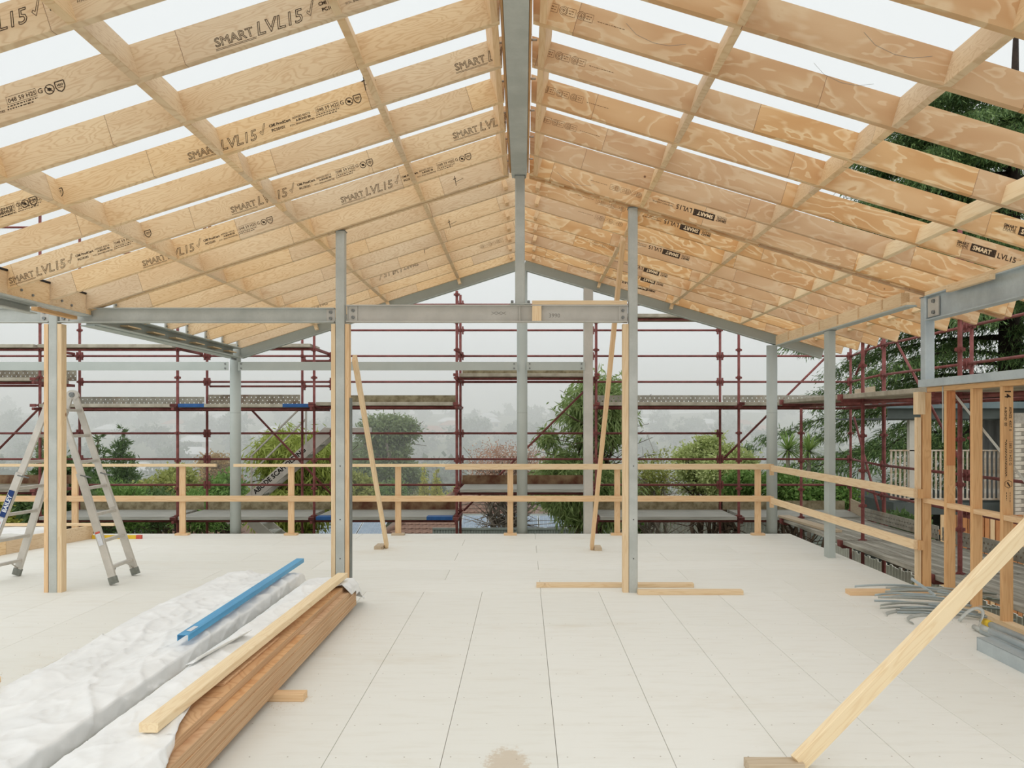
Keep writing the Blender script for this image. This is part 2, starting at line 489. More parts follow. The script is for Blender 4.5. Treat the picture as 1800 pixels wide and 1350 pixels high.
def I_prof(b, h, tf=0.01, tw=0.008):
    y, z, t = b / 2, h / 2, tw / 2
    return [(-y, -z), (y, -z), (y, -z + tf), (t, -z + tf), (t, z - tf), (y, z - tf), (y, z), (-y, z), (-y, z - tf), (-t, z - tf), (-t, -z + tf), (-y, -z + tf)]

def C_prof(b, h, tf=0.01, tw=0.007, side=1):
    """channel, web on the -y side when side = 1"""
    pr = [(0, -h / 2), (b, -h / 2), (b, -h / 2 + tf), (tw, -h / 2 + tf), (tw, h / 2 - tf), (b, h / 2 - tf), (b, h / 2), (0, h / 2)]
    return pr if side == 1 else [(-y, z) for y, z in reversed(pr)]

def sq_prof(a, t=0.012):
    c = t
    h = a / 2
    return [(-h + c, -h), (h - c, -h), (h - c * 0.3, -h + c * 0.3), (h, -h + c), (h, h - c), (h - c * 0.3, h - c * 0.3), (h - c, h), (-h + c, h),
            (-h + c * 0.3, h - c * 0.3), (-h, h - c), (-h, -h + c), (-h + c * 0.3, -h + c * 0.3)]

def bolts(parent, pts, axis, r=0.014, l=0.03, mat='bolt', name='bolt'):
    for p in pts:
        pipe(name, Vector(p) - Vector(axis) * 0.002, Vector(p) + Vector(axis) * l, r, mat, parent, 6)

def P(x, y, Y):
    """pixel at a known depth -> point"""
    return Vector(((x - PX) * Y / F, Y, H - (y - PY) * Y / F))
def PF(x, y, z=0.0):
    """pixel on the level plane at height z -> point"""
    return P(x, y, F * (H - z) / (y - PY))

ORD = ['first', 'second', 'third', 'fourth', 'fifth', 'sixth', 'seventh', 'eighth', 'ninth', 'tenth', 'eleventh', 'twelfth', 'thirteenth', 'fourteenth', 'fifteenth', 'sixteenth']
rnd = random.Random(7)

# ------------------------------------------------------------------ lettering
def text_mesh(body, size, mat, outline=0.0, shear=0.0, spacing=1.0, bold=0.0):
    def mk():
        cu = bpy.data.curves.new('lettering', 'FONT')
        cu.body = body; cu.size = size; cu.shear = shear; cu.space_character = spacing
        cu.resolution_u = 2
        if outline > 0:
            cu.fill_mode = 'NONE'; cu.bevel_depth = outline; cu.bevel_resolution = 0
        else:
            cu.fill_mode = 'FRONT'; cu.offset = bold; cu.extrude = 0.0004
        ob = bpy.data.objects.new('lettering', cu)
        me = bpy.data.meshes.new_from_object(ob)
        me.materials.clear(); me.materials.append(M[mat])
        bpy.data.objects.remove(ob); bpy.data.curves.remove(cu)
        vs = np.array([v.co[:] for v in me.vertices]) if len(me.vertices) else np.zeros((1, 3))
        return me, float(vs[:, 0].max()), float(vs[:, 1].max())
    return cmesh(('txt', body, size, mat, outline, shear, spacing), mk)

class Stamp:
    """flat print assembled in its own plane: x reading direction, y up; one mesh"""
    def __init__(s, mat='ink', mat2='pine'): s.v, s.f, s.k, s.mat, s.mat2 = [], [], [], mat, mat2
    def put(s, vs, fs, k=0):
        n = len(s.v); s.v += vs; s.f += [tuple(i + n for i in f) for f in fs]; s.k += [k] * len(fs)
    def text(s, body, x, y, size, outline=0.0, shear=0.0, spacing=1.0, bold=0.0, k=0):
        me, wd, ht = text_mesh(body, size, s.mat, outline, shear, spacing, bold)
        dz = 0.0008 if k else 0.0
        s.put([(v.co.x + x, v.co.y + y, v.co.z * (0.2 if outline else 1) + dz) for v in me.vertices], [tuple(p.vertices) for p in me.polygons], k)
        return wd
    def bar(s, x0, y0, x1, y1, t):
        d = Vector((x1 - x0, y1 - y0, 0)).normalized(); n = Vector((-d.y, d.x, 0)) * t / 2
        a, b = Vector((x0, y0, 0)), Vector((x1, y1, 0))
        s.put([tuple(a - n), tuple(b - n), tuple(b + n), tuple(a + n)], [(0, 1, 2, 3)])
    def dashes(s, x0, x1, y, t, seed=1):
        r = random.Random(seed); x = x0
        while x < x1:
            d = r.uniform(0.006, 0.02); s.bar(x, y, min(x + d, x1), y, t); x += d + 0.006
    def poly(s, pts, t, closed=True):
        n = len(pts)
        for i in range(n if closed else n - 1):
            s.bar(*pts[i], *pts[(i + 1) % n], t)
    def ring(s, x, y, r, t, n=18):
        s.poly([(x + r * math.cos(2 * math.pi * i / n), y + r * math.sin(2 * math.pi * i / n)) for i in range(n)], t)
    def rect(s, x0, y0, x1, y1, t=0.002):
        s.poly([(x0, y0), (x1, y0), (x1, y1), (x0, y1)], t)
    def fill(s, pts):
        s.put([(a, b, 0) for a, b in pts], [tuple(range(len(pts)))])
    def mesh(s):
        me = bpy.data.meshes.new('printed_mark')
        me.from_pydata(s.v, [], s.f); me.materials.append(M[s.mat]); me.materials.append(M[s.mat2])
        me.polygons.foreach_set('material_index', s.k); me.update()
        return me

def place_print(me, at, read, up, parent, name='printed_lettering'):
    read, up = Vector(read).normalized(), Vector(up).normalized()
    z = read.cross(up)
    m = Matrix(((read.x, up.x, z.x, at[0]), (read.y, up.y, z.y, at[1]), (read.z, up.z, z.z, at[2]), (0, 0, 0, 1)))
    return link(bpy.data.objects.new(name, me), parent, m)

def stamp_full(part='all'):
    """LVL brand line: outlined name, tick, fine print, treatment code, two badges"""
    s = Stamp('ink')
    x = 0.0
    if part in ('all', 'name'):
        w1 = s.text('SMART', x, 0.0, 0.072, outline=0.0016, bold=0)
        s.bar(x - 0.004, -0.012, x + w1 * 1.04, -0.012, 0.0022); s.bar(x - 0.004, -0.019, x + w1 * 1.02, -0.019, 0.0022)
        x += w1 + 0.012
        x += s.text('LVL15', x, -0.008, 0.105, outline=0.0019, shear=0.22) + 0.02
        s.poly([(x, 0.03), (x + 0.016, 0.008), (x + 0.055, 0.085), (x + 0.046, 0.085), (x + 0.016, 0.028), (x + 0.008, 0.04)], 0.0026)
        x += 0.075
    if part == 'all':
        s.text('CMI ProdCert', x, 0.045, 0.027, bold=0.0008); s.text('PC10101', x + 0.01, 0.01, 0.027, bold=0.0008)
        x += 0.175
        s.text('AS/NZS 4357.0', x, 0.052, 0.021); s.text('A-BOND E0', x + 0.02, 0.03, 0.021, bold=0.0006); s.text('F17+, SPAN PROPERTIES', x - 0.03, 0.006, 0.017)
        x += 0.175
        s.rect(x, 0.038, x + 0.17, 0.08, 0.0016); s.text('048 59 H2S', x + 0.006, 0.046, 0.034)
        s.text('G', x + 0.178, 0.044, 0.04)
        s.dashes(x - 0.005, x + 0.17, 0.027, 0.006, 3); s.dashes(x - 0.01, x + 0.14, 0.012, 0.006, 4)
        x += 0.245
        s.ring(x, 0.05, 0.026, 0.005); s.bar(x - 0.018, 0.068, x + 0.018, 0.032, 0.005); s.fill([(x - 0.016, 0.05), (x, 0.038), (x + 0.014, 0.05), (x, 0.06)])
        x += 0.062
        s.poly([(x - 0.026, 0.078), (x + 0.026, 0.078), (x + 0.026, 0.045), (x + 0.016, 0.028), (x, 0.018), (x - 0.016, 0.028), (x - 0.026, 0.045)], 0.006)
        s.text('H2O', x - 0.017, 0.052, 0.017, bold=0.0006); s.bar(x - 0.014, 0.044, x + 0.014, 0.044, 0.003)
        x += 0.03
    s.length = x
    return s.mesh(), x

def stamp_block():
    """second brand print: small name over two lines, solid box with the name, LVL15, fine print"""
    s = Stamp('ink')
    s.text('SMART', 0, 0.034, 0.034, bold=0.0008); s.text('FRAME', 0.002, 0.008, 0.034); s.bar(0, 0.002, 0.11, 0.002, 0.0016)
    x = 0.125
    s.fill([(x, 0.0), (x + 0.225, 0.0), (x + 0.225, 0.066), (x, 0.066)])
    s.text('SMART', x + 0.018, 0.015, 0.053, bold=0.0016, k=1)
    x += 0.24
    x += s.text('LVL15', x, 0.006, 0.066, bold=0.001) + 0.03
    s.text('AS/NZS 4357.0  A-BOND E0', x, 0.034, 0.018); s.text('F17+, SPAN PROPERTIES', x, 0.012, 0.016)
    return s.mesh(), x + 0.25

def stamp_circles():
    s = Stamp('ink_faint')
    for i in range(3):
        x = i * 0.115
        s.ring(x + 0.03, 0.03, 0.027, 0.0024); s.ring(x + 0.03, 0.03, 0.018, 0.0024)
        s.poly([(x + 0.022, 0.022), (x + 0.03, 0.04), (x + 0.038, 0.022)] if i != 1 else [(x + 0.022, 0.036), (x + 0.03, 0.022), (x + 0.038, 0.036)], 0.003)
        s.poly([(x + 0.05, 0.055), (x + 0.108, 0.055), (x + 0.108, 0.005), (x + 0.05, 0.005)], 0.002, closed=True)
        s.dashes(x + 0.064, x + 0.098, 0.038, 0.005, i); s.dashes(x + 0.066, x + 0.094, 0.022, 0.005, i + 5)
    s.dashes(0.37, 0.55, 0.024, 0.004, 9)
    return s.mesh(), 0.34

# ================================================================== the setting: floor
ground_z = lambda X, Y: -3.3 if Y < 18 else (-3.3 - (Y - 18) * 0.12 if Y < 110 else (-14.3 - (Y - 110) * 0.02 if Y < 170 else -15.5 + (Y - 170) * 0.082))

XL, XR, YN, YM, YF = -9.6, 4.19, 1.2, 8.03, 12.25
floor = MB().box(XL, XR, YN, YF, -0.24, -0.026).build('floor', M['subfloor'])
tag(floor, 'pale fibre cement sheet floor of the open upper storey', kind='structure')
g = 0.0014
def sheet(x0, x1, y0, y1):
    lx, ly = x1 - x0 - 2 * g, y1 - y0 - 2 * g
    if lx <= 0.02 or ly <= 0.02: return
    c = 0.002
    def mk():
        a, b, t = lx / 2, ly / 2, 0.011
        m = MB()
        m.add([(-a, -b, -t), (a, -b, -t), (a, b, -t), (-a, b, -t), (-a, -b, t - c), (a, -b, t - c), (a, b, t - c), (-a, b, t - c),
               (-a + c, -b + c, t), (a - c, -b + c, t), (a - c, b - c, t), (-a + c, b - c, t)],
              [(0, 3, 2, 1), (0, 1, 5, 4), (1, 2, 6, 5), (2, 3, 7, 6), (3, 0, 4, 7), (4, 5, 9, 8), (5, 6, 10, 9), (6, 7, 11, 10), (7, 4, 8, 11), (8, 9, 10, 11)])
        return m.mesh('floor_sheet', M['floor'])
    me = cmesh(('sheet', round(lx, 4), round(ly, 4)), mk)
    link(bpy.data.objects.new('floor_sheet', me), floor, Matrix.Translation(((x0 + x1) / 2, (y0 + y1) / 2, -0.011)))
xj = 0.176
n0 = int(math.floor((XL - xj) / 0.6)); n1 = int(math.ceil((XR - xj) / 0.6))
for n in range(n0, n1):
    x0, x1 = max(XL, xj + 0.6 * n), min(XR, xj + 0.6 * (n + 1))
    ys = [6.66 - 2.7 * i for i in range(3)] if n % 2 == 0 else [5.76 - 2.7 * i for i in range(3)]
    ys = sorted([y for y in ys if YN + 0.05 < y < YM] + [YN, YM])
    for a, b in zip(ys[:-1], ys[1:]): sheet(x0, x1, a, b)
k = 0
y = YM
while y < YF - 0.05:
    y1 = min(y + 0.6, YF)
    xs = [0.18 - 1.05 * (k % 2) + 2.7 * i for i in range(-5, 4)]
    xs = sorted([x for x in xs if XL + 0.05 < x < XR - 0.05] + [XL, XR])
    for a, b in zip(xs[:-1], xs[1:]): sheet(a, b, y, y1)
    y = y1; k += 1
scr = MB()
for j in range(9):
    yy = 3.15 + 0.45 * j
    for n in range(n0, n1):
        for q in (0.05, 0.2, 0.4, 0.55):
            xx = xj + 0.6 * n + q + rnd.uniform(-.012, .012)
            if XL < xx < XR - .03:
                yv = yy + rnd.uniform(-.02, .02); r = 0.0045
                scr.add([(xx + r * math.cos(t), yv + r * math.sin(t), 0.0006) for t in [i * math.pi / 3 for i in range(6)]], [tuple(range(6))])
tag(scr.build('screw_heads', M['screw'], floor), kind='stuff')
saw = MB()
for cx, cy, n_, sp in ((-1.55, 4.85, 160, .12), (-1.95, 10.85, 60, .12), (1.0, 10.7, 60, .12), (-3.3, 5.6, 160, .35), (-2.9, 6.6, 120, .3), (3.6, 7.2, 60, .3), (-1.4, 6.6, 80, .2)):
    for _ in range(n_):
        x, y2 = rnd.gauss(cx, sp), rnd.gauss(cy, sp * 1.3); r = rnd.uniform(.002, .005); t = rnd.random() * 3
        saw.add([(x + r * math.cos(t), y2 + r * math.sin(t), 0.001), (x + r * math.cos(t + 2), y2 + r * math.sin(t + 2), 0.001), (x + r * math.cos(t + 4), y2 + r * math.sin(t + 4), 0.004)], [(0, 1, 2)])
tag(saw.build('sawdust', M['sawdust']), 'scattered sawdust crumbs on the pale floor', 'sawdust', kind='stuff')

# ================================================================== roof frame
XRID, ZRID = -0.044, H + 2.565                  # underside of the rafters at the ridge line
SL, SR = 0.32, 0.297
YK = [4.90 + 0.604 * k for k in range(-5, 13)]  # front faces of the rafters
TH = 0.045
DEP = 0.196

def slope_vecs(side):
    s = SL if side < 0 else SR
    th = math.atan(s)
    u = Vector((side * math.cos(th), 0, -math.sin(th)))
    n = Vector((side * math.sin(th), 0, math.cos(th)))
    return u, n, th

class Slope:
    def __init__(s, side, xstart, xend, label):
        s.side, s.u, s.n, s.th = side, *slope_vecs(side)
        s.root = thing('roof_frame', label, 'roof frame', (side * 2.2, 8.0, 3.0))
        s.rafters = {}
        s.xs, s.xe = xstart, xend
    def zb(s, X): return ZRID - (SL if s.side < 0 else SR) * abs(X - XRID)
    def rafter(s, k, Yf, mat, xs=None):
        xs = s.xs if xs is None else xs
        xe = s.xe
        ln = abs(xe - xs) / math.cos(s.th)
        off = DEP * math.tan(s.th)
        def mk():
            pr = [(0, 0), (ln, 0), (ln, DEP), (-off, DEP)]
            vs = [(a, -TH / 2, b) for a, b in pr] + [(a, TH / 2, b) for a, b in pr]
            return MB().add(vs, [(0, 1, 2, 3), (7, 6, 5, 4), (0, 4, 5, 1), (1, 5, 6, 2), (2, 6, 7, 3), (3, 7, 4, 0)]).mesh('rafter', M[mat])
        me = cmesh(('raf', s.side, round(ln, 4), mat), mk)
        y = s.n.cross(s.u)
        o = Vector((xs, Yf + TH / 2, s.zb(xs)))
        m = Matrix(((s.u.x, y.x, s.n.x, o.x), (s.u.y, y.y, s.n.y, o.y), (s.u.z, y.z, s.n.z, o.z), (0, 0, 0, 1)))
        r = link(bpy.data.objects.new('rafter', me), s.root, m)
        s.rafters[k] = (r, Yf)
        return r
    def block(s, X, Y0, Y1, mat, depth=DEP, drop=0.0, name='blocking'):
        z = s.zb(X)
        c = Vector((X, 0, z)) + s.n * (depth / 2 - drop)
        return beam(name, (c.x, Y0, c.z), (c.x, Y1, c.z), TH, depth, mat, s.root, up=s.n)
    def find(s, px, py):
        """which rafter face a pixel falls on -> (k, world point)"""
        best = None
        for k, (r, Yf) in sorted(s.rafters.items()):
            p = P(px, py, Yf)
            d = (p.z - s.zb(p.x)) * math.cos(s.th)
            if -0.01 < d < DEP: return k, p
            e = min(abs(d), abs(d - DEP))
            if best is None or e < best[0]: best = (e, k, p)
        return best[1], best[2]
    def stamp(s, me, px, py, flip=False, back=0.0, lift=None):
        """print on the face seen from the floor; 'back' metres from the pixel to the print's start; lift = height of its base line above the lower edge"""
        k, p = s.find(px, py)
        r, Yf = s.rafters[k]
        read = -s.u if s.side < 0 else s.u
        up = s.n
        if flip: read, up = -read, -up
        if lift is not None:
            d = (p.z - s.zb(p.x)) * math.cos(s.th)
            p = p + s.n * (lift - d)
        p = p - read * back
        place_print(me, (p.x, Yf - 0.0008, p.z), read, up, r)

left = Slope(-1, -0.15, -4.45, 'left slope of the open roof, pale LVL rafters with outlined black brand print')
right = Slope(1, 0.062, 4.97, 'right slope of the open roof, boldly figured LVL rafters overhanging the eave')
for k, Yf in enumerate(YK):
    left.rafter(k - 5, Yf, 'lvl_left', XRID - 0.001 if k > 10 else None)
    right.rafter(k - 5, Yf, 'lvl_right', XRID + 0.001 if k > 10 else None)
left.rafter(90, YK[10] + 0.075, 'lvl_left', -0.15); right.rafter(90, YK[10] + 0.12, 'lvl_right', 0.062)      # doubled at the posts
for sl, rows in ((left, ((-1.02, 'lvl_block'), (-2.14, 'lvl_block'), (-3.27, 'lvl_block'))), (right, ((1.20, 'lvl_block'), (2.34, 'lvl_block'), (3.40, 'pine_pale')))):
    for X, mt in rows:
        for a, b in zip(YK[:-1], YK[1:]):
            y0 = a + TH
            if abs(a - YK[10]) < 1e-6: y0 = a + TH + (0.12 if sl is left else 0.165) - (0.045 if sl is left else 0.045)
            sl.block(X, y0, b, mt, depth=DEP if abs(X) < 3.3 else 0.14 if mt == 'pine_pale' else DEP)
        if mt != 'pine_pale':
            sl.block(X, YK[-1] + TH, YK[-1] + TH + 0.09, 'pine', depth=0.2, drop=0.075)
    xr = sl.xs - 0.03 if sl is left else sl.xs + 0.06
    for a, b in zip(YK[:-1], YK[1:]):
        if b < YK[10] + .01:
            sl.block(xr, a + TH, b, 'pine_warm', depth=DEP * 0.98)
    for a, b in zip(YK[10:-1], YK[11:]):                    # short ridge cleats beyond the post
        sl.block(xr + (0.0 if sl is left else 0.02), b - 0.11, b, 'pine_warm', depth=0.10, drop=-0.03, name='cleat')
for a, b in zip(YK[:11], YK[1:11]):                          # packers glimpsed in the doubled rafter
    pass
for i in range(9):
    X = 0.35 + 0.5 * i
    z = right.zb(X)
    c = Vector((X, YK[10] + TH + 0.0375, z)) + right.n * 0.05
    beam('packer', c - right.u * 0.07, c + right.u * 0.07, 0.07, 0.09, 'pine_warm', right.root, up=right.n)
# eaves: rafter-tail noggings beyond the beam on the right
for a, b in zip(YK[10:-1], YK[11:]):
    right.block(4.55, a + TH + (0.12 if a == YK[10] else 0), b, 'pine_pale', depth=0.09, drop=-0.09, name='eave_block')

full, LF = stamp_full('all'); nm, LN = stamp_full('name'); blk, LB = stamp_block(); cir, LC = stamp_circles()
for px, py in ((373, 63), (326, 262), (402, 358), (596, 343), (247, 453), (11, 479)):
    left.stamp(full, px, py, lift=0.035)
for px, py in ((797, 111), (794, 233)):
    left.stamp(nm, px, py, lift=0.06)
for px, py in ((114, 145), (108, 325), (66, 352)):
    left.stamp(full, px, py, back=LF, lift=0.045)
left.stamp(full, 82, 12, back=LN, lift=0.08)
left.stamp(nm, 740, 478, flip=True, lift=0.15); left.stamp(nm, 580, 545, flip=True, lift=0.15)
left.stamp(cir, 847, 445, lift=0.05)
for px, py in ((950, 14), (949, 86), (952, 156), (947, 208)):
    right.stamp(cir, px, py, lift=0.085)
for px, py in ((1128, 345), (1102, 362), (1090, 412), (1076, 452), (1070, 470), (1062, 488)):
    right.stamp(cir, px, py, flip=True, lift=0.14)
for px, py in ((1278, 385), (1250, 411), (1212, 455), (1174, 484), (1166, 500), (1152, 512), (1143, 524)):
    right.stamp(blk, px, py, flip=True, lift=0.14)
for px, py in ((1681, 430), (1764, 398)):
    right.stamp(blk, px, py, lift=0.075)
om = Stamp('orange_spray')
om.poly([(-0.045, 0), (-0.04, 0.07), (-0.01, 0.09), (0.03, 0.085), (0.045, 0.06), (0.048, 0.0)], 0.016, closed=False)
om.bar(-0.02, 0.035, 0.03, 0.035, 0.014)
right.stamp(om.mesh(), 1398, 616, lift=0.01)
# carpenter's pencil arcs and dark saw marks
for sl, pts in ((left, ((640, 150), (800, 320), (790, 395), (745, 440), (690, 478))), (right, ((1150, 70), (1010, 320), (1575, 90), (1480, 140)))):
    for i, (px, py) in enumerate(pts):
        s = Stamp('ink')
        if sl is left:
            s.bar(0, -0.04, 0.012, 0.06, 0.006); s.bar(-0.01, 0.03, 0.02, 0.035, 0.008); s.bar(0.01, 0.0, 0.09, 0.012, 0.004)
        else:
            s = Stamp('pencil'); s.poly([(-0.2, 0.05), (-0.12, 0.0), (0.0, -0.02), (0.1, -0.01), (0.2, 0.03)], 0.002, closed=False)
        sl.stamp(s.mesh(), px, py)

# ================================================================== structural steel
def ridge():
    t = thing('ridge_beam', 'grey galvanised steel ridge beam along the roof peak', 'beam', (XRID, 4.5, ZRID))
    y1 = 8.0
    section('channel', (-0.123, YN - 0.4, ZRID + 0.09), (-0.123, y1, ZRID + 0.09), [(0, -0.11), (0, 0.13), (-0.158, 0.13), (-0.158, -0.11)][::-1] if False else [(-0.158, -0.11), (0, -0.11), (0, 0.13), (-0.158, 0.13)], 'galv', t)
    beam('packer', (-0.135, YN - 0.4, ZRID + 0.1), (-0.135, y1 - 0.01, ZRID + 0.1), 0.02, 0.20, 'pine_orange', t)
    beam('packer', (0.046, YN - 0.4, ZRID + 0.1), (0.046, y1 - 0.01, ZRID + 0.1), 0.018, 0.20, 'pine_orange', t)
    for a in YK[5:11]:
        for dy in (-0.15,):
            pipe('bolt', (0.05, a + dy, ZRID + 0.07), (0.095, a + dy, ZRID + 0.07), 0.008, 'galv', t, 6)
            pipe('bolt', (-0.14, a + dy, ZRID + 0.05), (-0.165, a + dy, ZRID + 0.05), 0.008, 'galv', t, 6)
ridge()

def sq_post(name, label, x0, x1, y0, z0, z1, mat='galv', cap=True):
    a = x1 - x0
    t = thing(name, label, 'post', ((x0 + x1) / 2, y0 + a / 2, z0))
    c = ((x0 + x1) / 2, y0 + a / 2)
    section('shaft', (c[0], c[1], z0), (c[0], c[1], z1 - (0.01 if cap else 0)), sq_prof(a), mat, t, up=(0, 1, 0))
    if cap:
        bx('cap_plate', c[0] - a / 2 - 0.006, c[0] + a / 2 + 0.006, y0 - 0.006, y0 + a + 0.006, z1 - 0.01, z1, 'dark_steel', t)
    return t, c

YB = 8.03
t, c = sq_post('ridge_post', 'short square steel post under the ridge beam end', -0.085, 0.015, YB - 0.05, 2.957, ZRID - 0.02, 'galv')
bx('base_plate', -0.135, 0.075, YB - 0.08, YB + 0.08, 2.958, 2.968, 'galv', t)
bolts(t, [(-0.115, YB - 0.05, 2.968), (0.055, YB - 0.05, 2.968)], (0, 0, 1), 0.014, 0.03)
bx('seat_plate', -0.118, 0.03, YB - 0.06, YB + 0.06, ZRID - 0.022, ZRID - 0.012, 'galv', t)

def stud(name, x0, x1, y0, y1, z0, z1, mat, parent): return bx(name, x0, x1, y0, y1, z0, z1, mat, parent)

# post in front of the ladder, with timber studs either side
p1, c = sq_post('steel_post', 'square steel post boxed by two timber studs in front of the ladder', -4.88, -4.79, YB - 0.045, 0, 2.93)
bx('stud', -4.925, -4.882, YB - 0.045, YB + 0.045, 0, 2.76, 'pine_warm', p1); bx('stud', -4.788, -4.743, YB - 0.045, YB + 0.045, 0, 2.76, 'pine', p1)
p2, c = sq_post('steel_post', 'square steel post rising to the left roof slope beside the wrapped stack', -1.93, -1.835, YB - 0.05, 0, left.zb(-1.88))
bx('stud', -1.975, -1.932, YB - 0.045, YB + 0.045, 0, 2.76, 'pine', p2); bx('stud', -1.832, -1.79, YB - 0.045, YB + 0.045, 0, 2.76, 'pine_warm', p2)
bx('steel_strip', -1.789, -1.775, YB - 0.03, YB + 0.045, 0, 2.0, 'dark_steel', p2)
p3, c = sq_post('steel_post', 'square steel post rising to the right roof slope above the floor timbers', 1.083, 1.175, YB - 0.05, 0, right.zb(1.13))
bx('stud', 1.022, 1.081, YB - 0.045, YB + 0.045, 0, 2.76, 'pine', p3)
for pp, xx in ((p2, -1.88), (p3, 1.13)):
    for zz in (0.35, 0.75, 1.3):
        pipe('screw', (xx, YB - 0.051, zz), (xx, YB - 0.056, zz), 0.006, 'black', pp, 6)

def ibeam(name, label, p0, p1, b, h, mat='galv', cat='beam'):
    t = thing(name, label, cat, p0)
    section('web_and_flanges', p0, p1, I_prof(b, h), mat, t)
    return t
t = ibeam('cross_beam', 'galvanised steel I-beam from the ladder post to the middle post', (-4.785, YB, 2.852), (-1.945, YB, 2.852), 0.09, 0.15, 'galv')
for x in (-4.78, -2.03):
    bx('end_plate', x, x + 0.09, YB - 0.016, YB - 0.006, 2.79, 2.915, 'galv_warm', t)
    bolts(t, [(x + 0.045, YB - 0.016, 2.82), (x + 0.045, YB - 0.016, 2.882)], (0, -1, 0), 0.017, 0.02)
t = ibeam('cross_beam', 'galvanised steel I-beam carrying the short ridge post', (-1.82, YB, 2.868), (1.075, YB, 2.868), 0.10, 0.176, 'galv_warm')
for x in (-1.80, 0.98):
    bx('end_plate', x, x + 0.09, YB - 0.016, YB - 0.006, 2.79, 2.945, 'galv_warm', t)
    bolts(t, [(x + 0.045, YB - 0.016, 2.83), (x + 0.045, YB - 0.016, 2.9)], (0, -1, 0), 0.017, 0.02)
bx('stiffener', -0.04, -0.032, YB - 0.048, YB - 0.004, 2.79, 2.945, 'galv_warm', t)
s = Stamp('pencil'); s.poly([(0, 0), (0.05, 0.03), (0.1, 0), (0.15, 0.03)], 0.004, closed=False); s.poly([(0, 0.03), (0.05, 0), (0.1, 0.03), (0.15, 0)], 0.004, closed=False)
place_print(s.mesh(), (-0.33, YB - 0.0055, 2.86), (1, 0, 0), (0, 0, 1), t, 'pencil_mark')
s = Stamp('pencil'); s.text('3990', 0, 0, 0.06); place_print(s.mesh(), (0.26, YB - 0.0055, 2.83), (1, 0, 0), (0, 0, 1), t, 'pencil_mark')
bx('web_packer', 0.09, 0.185, YB - 0.05, YB - 0.006, 2.79, 2.945, 'pine', t)
tag(bx('timber_plate', 0.09, 1.065, YB - 0.045, YB + 0.045, 2.957, 3.0, 'pine', None), 'flat pine stick lying on top of the steel cross beam', 'timber')
t = ibeam('cross_beam', 'galvanised steel I-beam running off left of the ladder post', (XL, YB, 2.852), (-4.885, YB, 2.852), 0.09, 0.15, 'galv')
bx('end_plate', -4.98, -4.89, YB - 0.016, YB - 0.006, 2.79, 2.915, 'galv_warm', t)
bolts(t, [(-4.935, YB - 0.016, 2.82), (-4.935, YB - 0.016, 2.882)], (0, -1, 0), 0.017, 0.02)

# eave beams
t = thing('eave_beam', 'left eave beam of stepped timber blocks on a steel flat, with rafter hangers', 'beam', (-4.5, 6, 2.85))
for i, (a, b) in enumerate(zip(YK[2:], YK[3:])):
    if b < YB + .01:
        bx('timber_block', -4.50, -4.452, a + TH + 0.006, b - 0.006, 2.852, 3.06, 'lvl_block', t)
        pipe('hanger_rod', (-4.45, b - 0.26, 3.06), (-4.45, b - 0.01, 3.06), 0.011, 'black', t, 8)
        bolts(t, [(-4.452, a + 0.18, 2.92), (-4.452, a + 0.34, 2.9)], (1, 0, 0), 0.012, 0.012)
bx('timber_block', -4.50, -4.452, YK[10] + TH + 0.006, YB - 0.02, 2.852, 3.06, 'lvl_block', t)
bx('steel_flat', -4.56, -4.44, YN + 1.5, YB - 0.02, 2.836, 2.851, 'galv', t)
section('channel', (-4.60, YN + 1.5, 2.795), (-4.60, 7.24, 2.795), C_prof(0.075, 0.08, side=-1), 'galv', t)
bx('web_timber', -4.62, -4.56, 7.3, 7.95, 2.80, 2.835, 'pine_orange', t)
t = thing('eave_beam', 'far left steel eave channel meeting the round column, with rafter brackets', 'beam', (-4.5, 10, 2.85))
section('channel', (-4.56, YB + 0.08, 2.84), (-4.56, 12.2, 2.84), C_prof(0.15, 0.15, side=-1), 'paint', t)
bx('bottom_flange', -4.62, -4.47, YB + 0.08, 12.2, 2.752, 2.764, 'paint', t)
for a in YK[11:]:
    bx('bracket', -4.47, -4.455, a - 0.055, a - 0.002, 2.90, 3.09, 'galv', t)
    bx('packer', -4.55, -4.46, a - 0.35, a - 0.05, 2.83, 2.845, 'pine', t)
    bolts(t, [(-4.45, a - 0.028, 2.95), (-4.45, a - 0.028, 3.03)], (1, 0, 0), 0.008, 0.01)
for a in (12.02, 12.1, 12.16): bolts(t, [(-4.5, a, 2.752)], (0, 0, -1), 0.016, 0.03)
t = thing('eave_beam', 'far right eave timber on a steel plate over the two columns', 'beam', (4.0, 10, 2.95))
for a, b in zip(YK[10:], YK[11:]):
    bx('timber_block', 3.94, 4.03, a + TH + (0.15 if a == YK[10] else 0.005), b - 0.005, 2.957, 3.10, 'pine', t)
bx('timber_plate', 3.945, 4.035, 8.0, 12.1, 2.957, 2.985, 'pine', t)
bx('steel_plate', 3.93, 4.05, 8.0, 12.2, 2.94, 2.956, 'paint', t)
t = ibeam('eave_beam', 'near right galvanised steel I-beam with bolted end plate above the wall frame', (4.09, YN + 1.8, 2.895), (4.09, 7.83, 2.895), 0.11, 0.25, 'galv_blue')
bx('cleat_plate', 4.066, 4.078, 7.62, 7.82, 2.80, 2.99, 'galv_warm', t)
bolts(t, [(4.066, 7.7, 2.84), (4.066, 7.7, 2.95)], (-1, 0, 0), 0.02, 0.02)
bx('timber_plate', 4.04, 4.14, YN + 1.8, 7.83, 3.022, 3.06, 'pine', t)
tag(beam('timber_stick', (4.02, 7.35, 3.0), (3.98, 6.6, 2.985), 0.05, 0.045, 'pine', None), 'short pine stick lodged against the near right steel beam', 'timber')
t, c = sq_post('steel_post', 'short square steel post standing on the wall frame lintel', 4.045, 4.145, 7.83, 2.18, 3.02, 'galv_blue')
